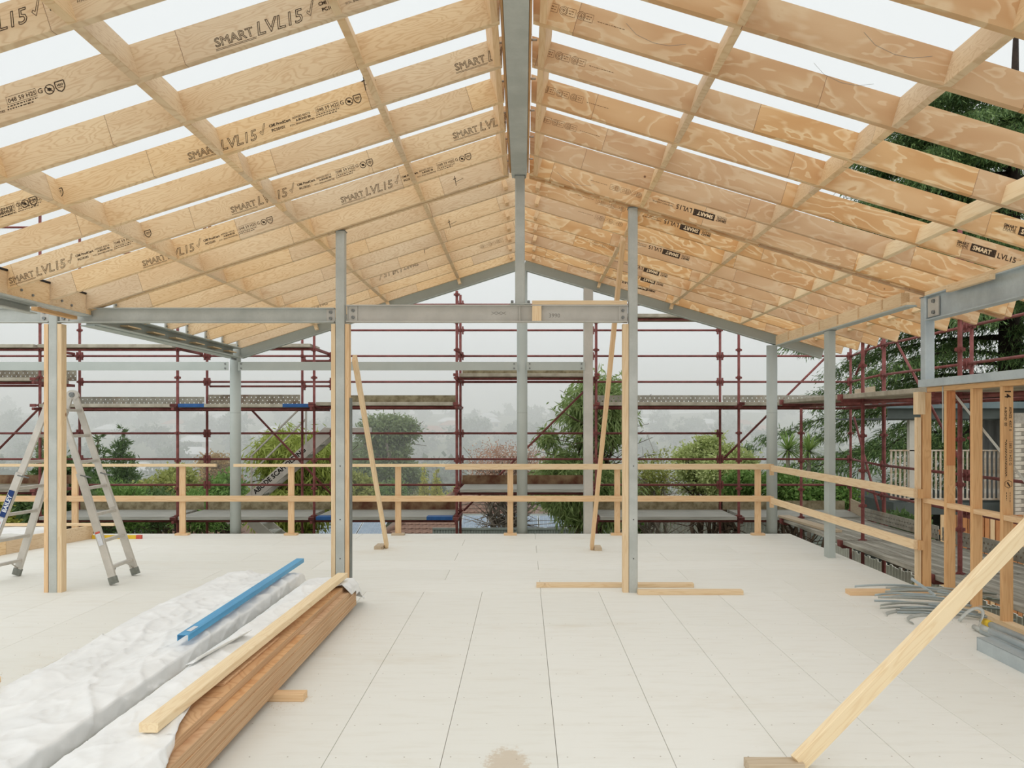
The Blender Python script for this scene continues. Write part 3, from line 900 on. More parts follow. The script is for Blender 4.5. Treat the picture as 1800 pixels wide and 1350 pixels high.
t = thing('lintel', 'galvanised steel lintel along the top of the right wall frame', 'beam', (4.1, 6, 2.1))
bx('hollow_section', 4.03, 4.15, YN + 1.8, 7.94, 2.105, 2.18, 'galv_blue', t)

# columns of the gable end
YE = 12.33
def round_col(label, X, z1, plate=False):
    t = thing('round_column', label, 'column', (X, YE, 0))
    pipe('shaft', (X, YE, -0.02), (X, YE, z1), 0.083, 'paint', t, 28)
    if z1 > 1: MB().tube((X, YE, 1.9), (X, YE, 1.903), 0.0836, n=28).build('weld_seam', M['dark_steel'], t, True)
    return t
round_col('round grey steel column at the left eave corner', -4.565, 2.93)
round_col('round grey steel column at the middle of the gable end', -0.02, 4.15)
round_col('round grey steel column at the right corner of the guard rail', 3.94, 2.968)
t, c = sq_post('steel_post', 'square galvanised post right of the middle round column', 0.955, 1.10, YE - 0.07, -0.02, right.zb(1.03) - 0.165, 'galv_warm', False)
zp = right.zb(1.03) - 0.165
MB().add([(0.957, YE - 0.068, zp), (1.098, YE - 0.068, zp), (1.098, YE + 0.07, zp), (0.957, YE + 0.07, zp), (0.957, YE - 0.068, right.zb(0.957) - 0.137), (1.098, YE - 0.068, right.zb(1.098) - 0.137), (1.098, YE + 0.07, right.zb(1.098) - 0.137), (0.957, YE + 0.07, right.zb(0.957) - 0.137)],
         [(0, 3, 2, 1), (4, 5, 6, 7), (0, 1, 5, 4), (1, 2, 6, 5), (2, 3, 7, 6), (3, 0, 4, 7)]).build('wedge_cap', M['galv_warm'], t)
t = thing('steel_post', 'free square grey post on the right floor edge', 'post', (3.975, 10.09, 0))
section('shaft', (3.977, 10.095, 0), (3.977, 10.095, 2.93), [(-0.042, -0.075), (0.042, -0.075), (0.046, -0.071), (0.046, 0.071), (0.042, 0.075), (-0.042, 0.075), (-0.046, 0.071), (-0.046, -0.071)], 'paint', t, up=(0, 1, 0))
bx('cap_plate', 3.925, 4.03, 10.0, 10.19, 2.93, 2.94, 'dark_steel', t)
bx('base_plate', 4.03, 4.18, 10.03, 10.16, -0.012, -0.001, 'dark_steel', t)
def rake(side, X0, X1, label):
    sl = left if side < 0 else right
    t = thing('rake_beam', label, 'beam', (X1, YE, sl.zb(X1) - 0.17))
    a = Vector((X0, YE, sl.zb(X0) - 0.03)); b = Vector((X1, YE, sl.zb(X1) - 0.03))
    section('web_and_flanges', a, b, I_prof(0.10, 0.2), 'paint', t, up=sl.n)
    return t
rake(-1, -0.10, -4.49, 'left raking steel gable beam below the last rafter')
rake(1, 0.02, 4.75, 'right raking steel gable beam below the last rafter')
def tie(x0, x1, label):
    t = thing('tie_plate', label, 'beam', (x0, YE, 2.57))
    bx('flat', x0, x1, YE - 0.1, YE - 0.09, 2.567, 2.703, 'paint', t)
    for x in (x0 + 0.05, x1 - 0.05): bolts(t, [(x, YE - 0.1, 2.6), (x, YE - 0.1, 2.67)], (0, -1, 0), 0.014, 0.014)
tie(XL - 0.3, -4.64, 'flat steel tie running left of the left round column')
tie(-4.49, -0.095, 'long flat steel tie between the left and middle round columns')
tie(0.05, 0.965, 'short flat steel tie right of the middle round column')

# ================================================================== right wall frame
t = thing('wall_frame', 'orange-toned timber stud wall frame on the right floor edge', 'wall frame', (4.12, 6, 0))
WX0, WX1 = 4.10, 4.19
bx('bottom_plate', WX0, WX1, YN + 1.8, 8.03, 0.0, 0.045, 'pine', t)
bx('top_plate', WX0, WX1, YN + 1.8, 7.9, 2.058, 2.103, 'pine_orange', t)
sts = [8.03 - 0.445 * i for i in range(12)]
for i, yy in enumerate(sts):
    if yy < YN + 1.9: continue
    st = bx('stud', WX0 + 0.001, WX1, yy - 0.045, yy, 0.045, 2.056, 'pine_orange', t)
    if i == 1:
        bx('splice', WX0 + 0.003, WX1 - 0.002, yy - 0.0475, yy - 0.0455, 1.33, 2.05, 'pine_dark', t, ch=0.0005)
    if i >= 1:
        z = 0.93 - 0.005 * i
        bx('nogging', WX0 + 0.004, WX1 - 0.004, yy + 0.001, sts[i - 1] - 0.046, z, z + 0.045, 'pine_warm', t)
    if i == 3:
        s = Stamp('ink')
        s.text('14', 0.0, 0.015, 0.075, bold=0.001); s.text('A-BOND  E0', 0.15, 0.012, 0.03, bold=0.0004); s.text('AS/NZS  4357. 0', 0.15, 0.052, 0.03, bold=0.0004)
        s.bar(0.445, 0.05, 0.445, 0.083, 0.002); s.text('383 73 H2S G', 0.455, 0.052, 0.034)
        s.dashes(0.43, 0.75, 0.03, 0.006, 2); s.dashes(0.45, 0.75, 0.02, 0.006, 3)
        s.poly([(0.81 + 0.034 * math.cos(q), 0.045 + 0.034 * math.sin(q)) for q in [math.pi / 3 * j for j in range(6)]], 0.004)
        s.fill([(0.79, 0.04), (0.80, 0.03), (0.835, 0.055), (0.825, 0.062)]); s.dashes(0.88, 0.97, 0.06, 0.005, 5); s.dashes(0.88, 0.95, 0.03, 0.005, 6)
        place_print(s.mesh(), (WX0 + 0.002, yy - 0.0458, 2.03), (0, 0, -1), (1, 0, 0), t)
bx('jack_stud', WX0 - 0.06, WX0 - 0.012, 7.99, 8.035, 0.0, 1.80, 'pine', t)
bx('end_block', WX0 - 0.075, WX0 - 0.001, 7.93, 8.03, 1.83, 2.06, 'pine', t)
beam('strap_brace', (WX1 + 0.003, 7.62, 2.06), (WX1 + 0.003, 4.9, 0.1), 0.002, 0.03, 'galv', t)
beam('strap_brace', (WX0 - 0.002, 7.6, 2.1), (WX0 - 0.002, 7.6, 1.55), 0.02, 0.002, 'galv', t, up=(1, 0, 0))

# ================================================================== guard rails
t = thing('guard_rail', 'timber guard rail of posts and two rails along the far floor edge', 'guard rail', (-1.5, 12.05, 0))
YR = 12.08
for px in (132, 321, 512, 700, 897, 1085, 1332):
    X = (px - PX) * YR / F
    bx('post', X - 0.045, X + 0.045, YR - 0.02, YR + 0.022, 0.03, 1.07, 'pine_warm', t)
    bx('foot_block', X - 0.10, X + 0.10, YR - 0.06, YR + 0.05, 0, 0.03, 'pine_old' if px == 700 else 'pine_warm', t)
zt = H - (817.5 - PY) * YR / F
x0 = (783 - PX) * YR / F
beam('top_rail', (XL, YR - 0.045, zt), (-4.75, YR - 0.045, zt), 0.045, 0.045, 'pine', t)
beam('top_rail', (-4.48, YR - 0.045, zt - 0.002), (x0, YR - 0.045, zt - 0.002), 0.045, 0.045, 'pine', t)
beam('top_rail', (x0, YR - 0.045, zt - 0.024), (3.83, YR - 0.045, zt - 0.022), 0.045, 0.088, 'pine', t)
zl = H - (876 - PY) * YR / F
for a, b in ((XL, -4.9), (-4.9, -2.0), (-2.0, 0.2), (0.2, 3.83)):
    beam('mid_rail', (a + 0.001, YR - 0.046, zl), (b, YR - 0.046, zl), 0.045, 0.09, 'pine_warm', t)
t = thing('guard_rail', 'timber side guard rail of two rails running to the right wall frame', 'guard rail', (3.97, 10, 0.5))
for za, zb_ in ((1.045, 1.045 - 0.02), (0.545, 0.50)):
    bx('end_block', 3.80, 3.86, YR - 0.10, YR - 0.07, za - 0.11, za + 0.06, 'pine_warm', t)
    beam('rail', (3.823, YR - 0.125, za), (3.995, 7.92, zb_), 0.045, 0.09, 'pine', t)
    bx('return_block', 4.02, 4.075, 7.90, 7.985, zb_ - 0.05, zb_ + 0.04, 'pine_orange', t)

# ================================================================== props and floor timbers
def prop(label, a, b, w_, d_, mat, cleat, up=(0, 0, 1), cm='pine_old'):
    t = thing('timber_prop', label, 'timber', a)
    beam('stick', a, b, w_, d_, mat, t, up=up)
    bx('floor_cleat', *cleat, cm, t)
q = PF(680, 963)
prop('thin pine prop leaning from the floor to the middle steel post', (q.x, q.y, 0.02), (-1.76, 8.10, 2.42), 0.045, 0.09, 'pine', (q.x - 0.15, q.x - 0.03, q.y - 0.15, q.y + 0.12, 0, 0.045), up=(0, 0, 1))
q = PF(1040, 966)
prop('pine prop leaning against the right steel post near the roof', (q.x, q.y, 0.02), (1.04, 8.11, 3.66), 0.045, 0.09, 'pine_warm', (q.x + 0.03, q.x + 0.13, q.y - 0.12, q.y + 0.12, 0, 0.045))
q = PF(1402, 1352)
prop('big knotty pine prop slanting up to the right in the foreground', (q.x, q.y, 0.03), (4.02, q.y + 0.74, 2.14), 0.045, 0.09, 'pine_pale', (q.x - 0.26, q.x + 0.02, q.y - 0.05, q.y + 0.04, 0, 0.045), up=(-0.62, -0.22, 0.75))
def floor_stick(label, px0, px1, py, wd, hgt, mat, z=0.0, ln=None):
    a, b = PF(px0, py, z), PF(px1, py, z)
    tag(bx('floor_timber', a.x, b.x, a.y, a.y + wd, z, z + hgt, mat, None), label, 'timber')
floor_stick('long pine stick on the floor behind the right steel post', 943, 1220, 1033, 0.09, 0.042, 'pine')
floor_stick('shorter pine stick on the floor right of the steel post', 1122, 1307, 1046, 0.09, 0.045, 'pine')
floor_stick('pine stick on the floor beside the pile of metal straps', 1495, 1640, 1047, 0.13, 0.045, 'pine_warm')

# ================================================================== wrapped timber packs
from mathutils import noise as mnoise
def fbm(x, y, z=0.0, o=4):
    return mnoise.fractal(Vector((x, y, z)), 0.9, 2.0, o)

def cloth(name, prof, y0, y1, ny, parent, amp=0.012, seed=0.0, end=None, mat='wrap'):
    """sheet over a pack: prof(v) -> list of (x, z) points across, at each y; wrinkled"""
    vs, fs = [], []
    nx = None
    for j in range(ny):
        y = y0 + (y1 - y0) * j / (ny - 1)
        row = prof(y)
        nx = len(row)
        for i, (x, z) in enumerate(row):
            n1 = fbm(x * 2.2 + seed, y * 1.1, seed + z * 2, 3)
            c1 = (1 - abs(mnoise.noise(Vector((x * 3.0 + y * 1.6 + seed, y * 0.9 - x * 1.1, seed + z * 3))))) ** 9
            c2 = (1 - abs(mnoise.noise(Vector((x * 5.0 - y * 2.2 + seed, y * 2.4 + x * 2.1, seed + 4 + z * 5))))) ** 8
            c3 = (1 - abs(mnoise.noise(Vector((x * 9.0 + seed, y * 6.5 + x * 4, seed + 9 + z * 9))))) ** 7
            d = amp * (n1 * 0.9 + c1 * 0.75 + c2 * 0.7 + c3 * 0.42)
            t = min(1.0, max(0.0, z / 0.05))
            vs.append((x + d * 0.8 * t, y + 0.3 * d * t, max(0.004, z + d * (0.4 + 0.6 * t))))
    for j in range(ny - 1):
        for i in range(nx - 1):
            a = j * nx + i
            fs.append((a, a + 1, a + nx + 1, a + nx))
    m = MB().add(vs, fs)
    o = m.build(name, M[mat], parent, True)
    sd = o.modifiers.new('thickness', 'SOLIDIFY'); sd.thickness = 0.0015
    return o

def lerp_list(pts, y):
    for (a, va), (b, vb) in zip(pts[:-1], pts[1:]):
        if y <= b: return va + (vb - va) * max(0.0, min(1.0, (y - a) / (b - a)))
    return pts[-1][1]

def resample(pl, n):
    d = [0.0]
    for a, b in zip(pl[:-1], pl[1:]): d.append(d[-1] + math.hypot(b[0] - a[0], b[1] - a[1]))
    out = []
    for i in range(n):
        t = d[-1] * i / (n - 1)
        for k in range(len(pl) - 1):
            if t <= d[k + 1] + 1e-9:
                f = (t - d[k]) / max(1e-9, d[k + 1] - d[k])
                out.append((pl[k][0] + (pl[k + 1][0] - pl[k][0]) * f, pl[k][1] + (pl[k + 1][1] - pl[k][1]) * f)); break
    return out

pk = thing('wrapped_pack', 'long pack fully wrapped in crumpled white plastic on the floor', 'wrapped pack', (-2.6, 5.6, 0))
def profB(y):
    h = 0.255 * min(1.0, max(0.05, (7.95 - y) / 0.22)) ** 0.5
    sag = 0.02 * math.sin(y * 2.1)
    xl = -3.03 + 0.03 * math.sin(y * 1.7)
    return resample([(xl + 0.03, min(0.052, h * 0.3)), (xl, h * 0.55), (xl + 0.06, h - 0.012), (xl + 0.2, h + 0.01), (-2.6, h - 0.015 + sag), (-2.28, h + 0.008), (-2.20, h - 0.012), (-2.20, h * 0.55), (-2.27, min(0.08, h * 0.35)), (-2.31, min(0.052, h * 0.3))], 90)
cloth('plastic_wrap', profB, 2.7, 7.98, 330, pk, 0.018, 1.3)
for yb in (4.93, 7.0):
    pass
tag(bx('bearer', -3.13, -3.02, 4.88, 4.97, 0, 0.045, 'pine_warm', None), 'bearer block end poking out left of the wrapped pack, nearer one', 'timber', None)
tag(bx('bearer', -3.28, -3.09, 6.96, 7.05, 0, 0.045, 'pine_warm', None), 'bearer block end poking out left of the wrapped pack, farther one', 'timber', None)
tag(beam('floor_timber', (-3.12, 4.99, 0.045), (-3.22, 5.95, 0.045), 0.045, 0.09, 'pine_warm', None), 'pine offcut on edge along the left side of the wrapped pack', 'timber')
tag(beam('floor_timber', (-3.02, 4.42, 0.283), (-2.62, 3.0, 0.29), 0.09, 0.035, 'pine', None), 'pine board lying on the wrapped pack at the left picture edge', 'timber')

XE = [(2.6, -1.50), (3.3, -1.53), (3.75, -1.66), (4.2, -1.75), (6.7, -1.73), (6.95, -1.62), (7.1, -1.555), (7.5, -1.55)]
WL = [('bottom plank of the bare LVL stack, edge showing veneer lines'), ('second plank from the bottom of the bare LVL stack'), ('third plank from the bottom of the bare LVL stack'), ('fourth plank from the bottom of the bare LVL stack')]
def lvl_plank(x0, x1, z0, y0, y1, label, dx=0.0):
    o = thing('lvl_plank', label, 'plank', ((x0 + x1) / 2, y0, z0), group='stacked LVL planks')
    bx('core', x0 + dx, x1 + dx, y0, y1, z0, z0 + 0.0435, 'lvl_edge', o, ch=0.001)
    bx('face_veneer', x0 + dx + 0.001, x1 + dx - 0.001, y0 + 0.001, y1 - 0.001, z0 + 0.0436, z0 + 0.0446, 'lvl_red', o, ch=0.0002)
for i in range(4):
    lvl_plank(-1.80, -1.56, 0.046 + 0.0448 * i, 2.75, 7.26 + 0.008 * i, WL[i], dx=(0.0, -0.004, 0.003, -0.002)[i])
lvl_plank(-1.86, -1.615, 0.046 + 0.0448 * 4, 2.75, 7.24, 'top plank of the bare LVL stack, set back from the edge')
tag(bx('bearer', -2.26, -1.375, 4.86, 4.95, 0, 0.045, 'pine_warm', None), 'pine bearer across the floor under the bare LVL stack', 'timber')
pw = thing('wrapped_pack', 'white plastic peeled back over the left half of the LVL stack', 'wrapped pack', (-1.95, 5.4, 0))
def profA(y):
    xe = lerp_list(XE, y)
    h = 0.289
    f = 1.0 if y < 7.3 else max(0.25, 1 - (y - 7.3) / 0.25)
    bulge = 0.035 * math.exp(-((y - 5.4) / 0.7) ** 2) + 0.015 * math.exp(-((y - 7.0) / 0.25) ** 2)
    pl = [(-2.07, 0.055), (-2.07, 0.09), (-2.06, h * 0.6 * f), (-2.02, (h - 0.015) * f), (-1.95, (h + bulge) * f), (-1.88, (h + bulge * 0.6) * f)]
    if xe > -1.62:
        pl += [(-1.75, (h + bulge * 0.4) * f), (min(xe, -1.6), (h + 0.006) * f)]
        if y > 6.9: pl += [(-1.545, 0.245 * f), (-1.54, (0.16 if y > 7.15 else 0.2) * f)]
        else: pl += [(xe, 0.245)]
    else:
        pl += [((xe - 1.88) / 2, (h + bulge * 0.2) * f), (xe, (h + 0.002) * f)]
    return resample(pl, 70)
cloth('plastic_wrap', profA, 2.7, 7.56, 320, pw, 0.012, 5.1)
cloth('loose_flap', lambda y: resample([(-2.02 + (y - 4.6) * 0.05, 0.296), (-1.96 + (y - 4.6) * 0.14, 0.318), (-1.95 + (y - 4.6) * 0.18, 0.345)], 8), 4.62, 5.25, 30, pw, 0.006, 8.8)
tag(beam('long_timber', (-1.745, 3.62, 0.325), (-1.66, 7.14, 0.345), 0.09, 0.045, 'pine_pale', None), 'long clean pine stick lying along the top of the LVL stack', 'timber')
tag(beam('thin_timber', (-1.70, 4.35, 0.2785), (-1.69, 5.3, 0.2785), 0.05, 0.015, 'lvl_red', None), 'thin brown batten under the long pine stick', 'timber')

t = thing('steel_channel', 'sky blue steel channel lying on the wrapped pack', 'channel', (-2.27, 6.5, 0.27))
m_ = [(-0.0375, -0.02), (-0.0345, -0.02), (-0.0345, 0.017), (0.0345, 0.017), (0.0345, -0.02), (0.0375, -0.02), (0.0375, 0.02), (-0.0375, 0.02)]
m, ln = frame((-2.255, 5.15, 0.32), (-2.30, 8.02, 0.326))
link(bpy.data.objects.new('profile', MB().prism(m_, 0, ln).mesh('profile', M['blue_channel'])), t, m)
pm = Stamp('label_white'); pm.fill([(0.08, -0.02), (0.2, -0.022), (0.22, 0.015), (0.1, 0.02)])
place_print(pm.mesh(), (-2.255, 5.15, 0.3415), Vector((-0.045, 2.87, 0.007)), (-1, -0.0157, 0), t, 'worn_sticker')

# ================================================================== stepladder
def ladder():
    t = thing('stepladder', 'aluminium telescopic stepladder standing open behind the left post', 'ladder', (-5.1, 8.6, 0))
    for side, feet in ((1, ((-4.39, 8.37), (-4.42, 8.87))), (-1, ((-5.85, 8.33), (-5.77, 8.83)))):
        tops = (Vector((-5.10 + side * 0.02, 8.45, 2.07)), Vector((-5.10 + side * 0.02, 8.80, 2.07)))
        fts = [Vector((x, y, 0.0)) for x, y in feet]
        out = (Vector((0, -0.035, 0)), Vector((0, 0.035, 0)))
        for i in range(2):
            a, b = tops[i], fts[i]
            ax = (b - a)
            beam('inner_rail', a - out[i] * 0.1, a + ax * 0.62 - out[i] * 0.1, 0.026, 0.070, 'aluminium', t, up=(0.93, 0, 0.35 * side))
            beam('outer_rail', a + ax * 0.42 + out[i] * 0.4, a + ax * 0.965 + out[i] * 0.4, 0.034, 0.080, 'aluminium', t, up=(0.93, 0, 0.35 * side))
            beam('rubber_foot', a + ax * 0.957 + out[i] * 0.4, a + ax * 0.993 + out[i] * 0.4, 0.042, 0.088, 'rubber', t, up=(0.93, 0, 0.35 * side))
            lk = a + ax * 0.44
            beam('lock_clip', lk + Vector((side * 0.0, -0.03, 0.02)), lk + Vector((0.10, 0.0, -0.01)) , 0.03, 0.012, 'bolt', t)
        for j in range(7):
            f = 0.09 + 0.137 * j
            p, q_ = tops[0].lerp(fts[0], f), tops[1].lerp(fts[1], f)
            beam('rung', p, q_, 0.045, 0.032, 'aluminium', t)
        for i in range(2):                                        # splay braces at the foot
            p, q_ = tops[i].lerp(fts[i], 0.955), tops[0].lerp(fts[0], 0.91).lerp(tops[1].lerp(fts[1], 0.91), 0.3 if i == 0 else 0.7)
            pipe('foot_brace', p, q_, 0.007, 'aluminium', t, 6)
    for yy in (8.45, 8.80):
        m = MB()
        n = 10
        for y0 in (yy - 0.016, yy + 0.016):
            pass
        vs, fs = [], []
        for y0 in (yy - 0.018, yy + 0.018):
            for k in range(n + 1):
                a = math.pi * k / n
                vs.append((-5.10 + 0.075 * math.cos(a), y0, 2.04 + 0.075 * math.sin(a)))
                vs.append((-5.10 + 0.035 * math.cos(a), y0, 2.0 + 0.035 * math.sin(a)))
        w_ = 2 * (n + 1)
        for k in range(n):
            a = 2 * k
            fs += [(a, a + 1, a + 3, a + 2), (w_ + a, w_ + a + 2, w_ + a + 3, w_ + a + 1), (a, a + 2, w_ + a + 2, w_ + a), (a + 1, w_ + a + 1, w_ + a + 3, a + 3)]
        h = m.add(vs, fs).build('hinge', M['aluminium'], t)
        pipe('hinge_pin', (-5.10, yy - 0.03, 2.06), (-5.10, yy + 0.03, 2.06), 0.03, 'bolt', h, 12)
    # stickers on the near left rail
    a, b = Vector((-5.12, 8.45, 2.07)), Vector((-5.85, 8.33, 0))
    d = (a - b).normalized()
    at = b + d * 0.78 + Vector((0, -0.034, 0))
    nrm = Vector((d.z, 0, -d.x))            # across the rail, to the right
    rd = d; up = Vector((-d.z, 0, d.x)).normalized()
    st = Stamp('label_blue', 'label_white')
    st.fill([(0.0, -0.03), (0.30, -0.03), (0.30, 0.03), (0.0, 0.03)])
    st.text('BAILEY', 0.055, -0.022, 0.062, bold=0.002, k=1)
    place_print(st.mesh(), at + Vector((0, -0.004, 0)), rd, up, t, 'brand_sticker')
    st = Stamp('label_white', 'label_red')
    st.fill([(-0.30, -0.028), (-0.01, -0.028), (-0.01, 0.028), (-0.30, 0.028)])
    place_print(st.mesh(), at + Vector((0, -0.004, 0)), rd, up, t, 'safety_sticker')
    st = Stamp('label_red'); st.dashes(-0.28, -0.03, 0.012, 0.008, 4); st.dashes(-0.25, -0.05, -0.008, 0.006, 6)
    place_print(st.mesh(), at + Vector((0, -0.005, 0)), rd, up, t, 'safety_print')
    st = Stamp('label_blue'); st.fill([(-0.37, -0.028), (-0.31, -0.028), (-0.31, 0.028), (-0.37, 0.028)])
    place_print(st.mesh(), at + Vector((0, -0.005, 0)), rd, up, t, 'blue_sticker')
    a, b = Vector((-5.08, 8.45, 2.07)), Vector((-4.39, 8.37, 0))
    d = (a - b).normalized(); at = b + d * 0.52 + Vector((0, -0.036, 0)); up = Vector((-d.z, 0, d.x))
    st = Stamp('label_white'); st.fill([(-0.07, -0.026), (0.06, -0.026), (0.06, 0.026), (-0.07, 0.026)])
    place_print(st.mesh(), at, d, up, t, 'safety_sticker')
    st = Stamp('label_red'); st.fill([(0.062, -0.026), (0.082, -0.026), (0.082, 0.026), (0.062, 0.026)])
    place_print(st.mesh(), at, d, up, t, 'red_sticker')
ladder()

# far left: LVL on edge, sticks and a spirit level
tag(beam('lvl_plank', (-6.50, 11.72, 0.1), (-7.05, 9.6, 0.1), 0.045, 0.2, 'lvl_block', None), 'LVL plank standing on edge on the floor behind the ladder', 'plank', None)
tag(beam('timber_stick', (-9.3, 11.62, 0.219), (-6.12, 11.66, 0.219), 0.09, 0.035, 'pine', None), 'flat pine stick lying across the LVL plank behind the ladder', 'timber')
bun = thing('wrapped_bundle', 'low white wrapped bundle at the far left edge', 'bundle', (-7.7, 11.3, 0))
cloth('plastic_wrap', lambda y: resample([(-8.6, 0.005), (-8.57, 0.15), (-8.5, 0.185), (-7.7, 0.19), (-6.98, 0.185), (-6.93, 0.14), (-6.9, 0.005)], 30), 10.9, 11.75, 24, bun, 0.008, 2.2)
t = thing('spirit_level', 'yellow spirit level with a red end on the floor by the ladder', 'spirit level', (-6.1, 11.6, 0))
bx('body', -6.48, -5.82, 11.68, 11.72, 0, 0.055, 'yellow', t); bx('end_cap', -5.82, -5.74, 11.678, 11.722, 0, 0.056, 'label_red', t)

# ================================================================== metal straps, tubes and channel at right
def ribbon(pts, wd, mat):
    vs, fs = [], []
    for i, p in enumerate(pts):
        p = Vector(p)
        d = Vector(pts[min(i + 1, len(pts) - 1)]) - Vector(pts[max(i - 1, 0)])
        s_ = Vector((0, 0, 1)) if True else d
        sd = d.cross(s_).normalized()
        tw = sd * 0.55 + Vector((0, 0, 0.7))
        tw = (tw - d.normalized() * tw.dot(d.normalized())).normalized()
        vs += [tuple(p), tuple(p + tw * wd)]
    for i in range(len(pts) - 1): fs.append((2 * i, 2 * i + 1, 2 * i + 3, 2 * i + 2))
    o = MB().add(vs, fs).build('steel_strap', M[mat], None, True)
    sd = o.modifiers.new('thickness', 'SOLIDIFY'); sd.thickness = 0.0012
    return o
sr = random.Random(11)
for i in range(15):
    x0 = 3.25 + sr.uniform(0, 0.35); y0 = 7.1 + i * 0.045 + sr.uniform(-.03, .03)
    ln_ = sr.uniform(0.55, 0.95); bend = sr.uniform(-0.2, 0.2); lift = 0.004 + 0.008 * i
    pts = []
    for k in range(13):
        f = k / 12
        pts.append((x0 + ln_ * f * 0.98, y0 - 0.28 * f + bend * (f - 0.5) ** 2 * 2, lift + 0.05 * math.sin(math.pi * f) * (0.3 + 0.15 * (i % 3))))
    tag(ribbon(pts, 0.032, 'galv' if i % 2 else 'galv_blue'), 'galvanised punched steel strap in the loose pile by the wall frame', 'metal strap', 'pile of steel straps')
for i, (cx, cy, r0, a0, a1, ) in enumerate(((3.55, 6.95, 0.28, 0.4, 2.9), (3.75, 6.75, 0.38, 1.2, 3.3), (3.85, 6.72, 0.1, -1.2, 1.9))):
    pts = [(cx + r0 * math.cos(a0 + (a1 - a0) * k / 16), cy + 0.7 * r0 * math.sin(a0 + (a1 - a0) * k / 16), 0.004 + (0.12 * math.sin(math.pi * k / 16) if i == 2 else 0.0)) for k in range(17)]
    tag(ribbon(pts, 0.03, 'galv'), ('curled steel strap in front of the strap pile', 'widest curled steel strap lying flat before the strap pile', 'steel strap looped upright near the tubes')[i], 'metal strap', 'pile of steel straps')
tag(beam('steel_strap', (3.92, 7.4, 0.10), (3.8, 7.62, 0.22), 0.002, 0.03, 'galv_blue', None), 'bright steel strap end sticking up from the pile', 'metal strap', 'pile of steel straps')
t = thing('steel_channel', 'galvanised steel box channel on the floor at the right edge', 'channel', (3.6, 5.2, 0))
section('profile', (3.60, 4.3, 0.05), (3.60, 5.97, 0.05), C_prof(0.12, 0.1, 0.004, 0.004), 'galv_blue', t)
bx('top_face', 3.48, 3.60, 4.3, 5.97, 0.098, 0.102, 'galv_blue', t)
bx('side_face', 3.48, 3.484, 4.3, 5.97, 0.0, 0.1, 'galv_blue', t)
bx('end_face', 3.48, 3.60, 5.962, 5.968, 0.0, 0.1, 'galv_blue', t)
for i, (x, y1, z, lab) in enumerate(((3.62, 6.02, 0.131, 'aluminium tube resting on the steel box channel'), (3.79, 6.42, 0.028, 'aluminium tube on the floor behind the box channel'), (3.88, 6.3, 0.022, 'thinner aluminium tube between two thicker ones'), (3.97, 6.62, 0.03, 'aluminium tube with yellow tape next to the wall frame'))):
    t = thing('metal_tube', lab, 'tube', (x, 5.5, 0), 'aluminium tubes by the wall frame')
    r = 0.022 if i == 2 else 0.028
    pipe('barrel', (x, 4.3, z), (x, y1, z), r, 'galv_blue', t, 16)
    pipe('collar', (x, y1 - 0.03, z), (x, y1 + 0.12, z), r * 0.78, 'galv', t, 14)
    if i == 3: pipe('tape', (x, y1 - 0.02, z), (x, y1 + 0.07, z), r * 1.12, 'yellow', t, 14)
    if i == 2: pipe('tape', (x, y1 - 0.05, z), (x, y1 - 0.02, z), r * 1.12, 'yellow', t, 14)

# ================================================================== scaffold
YI, YO = 13.9, 14.95
LV = [H + 1.28 + 0.495 * k for k in range(-12, 8)]            # coupler heights
def coupler_mesh():
    m = MB()
    m.box(-0.055, -0.018, -0.012, 0.012, -0.018, 0.018).box(0.018, 0.055, -0.012, 0.012, -0.018, 0.018)
    m.box(-0.012, 0.012, -0.055, -0.018, -0.018, 0.018).box(-0.012, 0.012, 0.018, 0.055, -0.018, 0.018)
    m.tube((0, 0, -0.03), (0, 0, 0.03), 0.031, n=10)
    return m.mesh('coupler', M['red'])
def ledger_end(o, p, d):
    """wedge clip where a ledger meets a standard"""
    pass
def wedge_mesh():
    return MB().box(-0.014, 0.014, -0.02, 0.02, -0.075, 0.075).box(-0.03, 0.03, -0.012, 0.012, -0.03, 0.03).mesh('wedge_clip', M['red'])

def standard(root, X, Y, z0, z1, off=0.0):
    o = pipe('standard', (X, Y, z0), (X, Y, z1), 0.0242, 'red', root, 12)
    me = cmesh('coupler', coupler_mesh)
    for z in LV:
        if max(z0, -0.4) < z + off < z1:
            link(bpy.data.objects.new('coupler', me), o, Matrix.Translation((X, Y, z + off)))
    return o
def ledger(root, a, b, r=0.0205, clips=True):
    a, b = Vector(a), Vector(b)
    d = (b - a).normalized()
    o = pipe('ledger', a + d * 0.03, b - d * 0.03, r, 'red', root, 10)
    if clips:
        me = cmesh('wedge', wedge_mesh)
        for p in (a + d * 0.045, b - d * 0.045):
            link(bpy.data.objects.new('wedge_clip', me), o, Matrix.Translation(p))
    return o

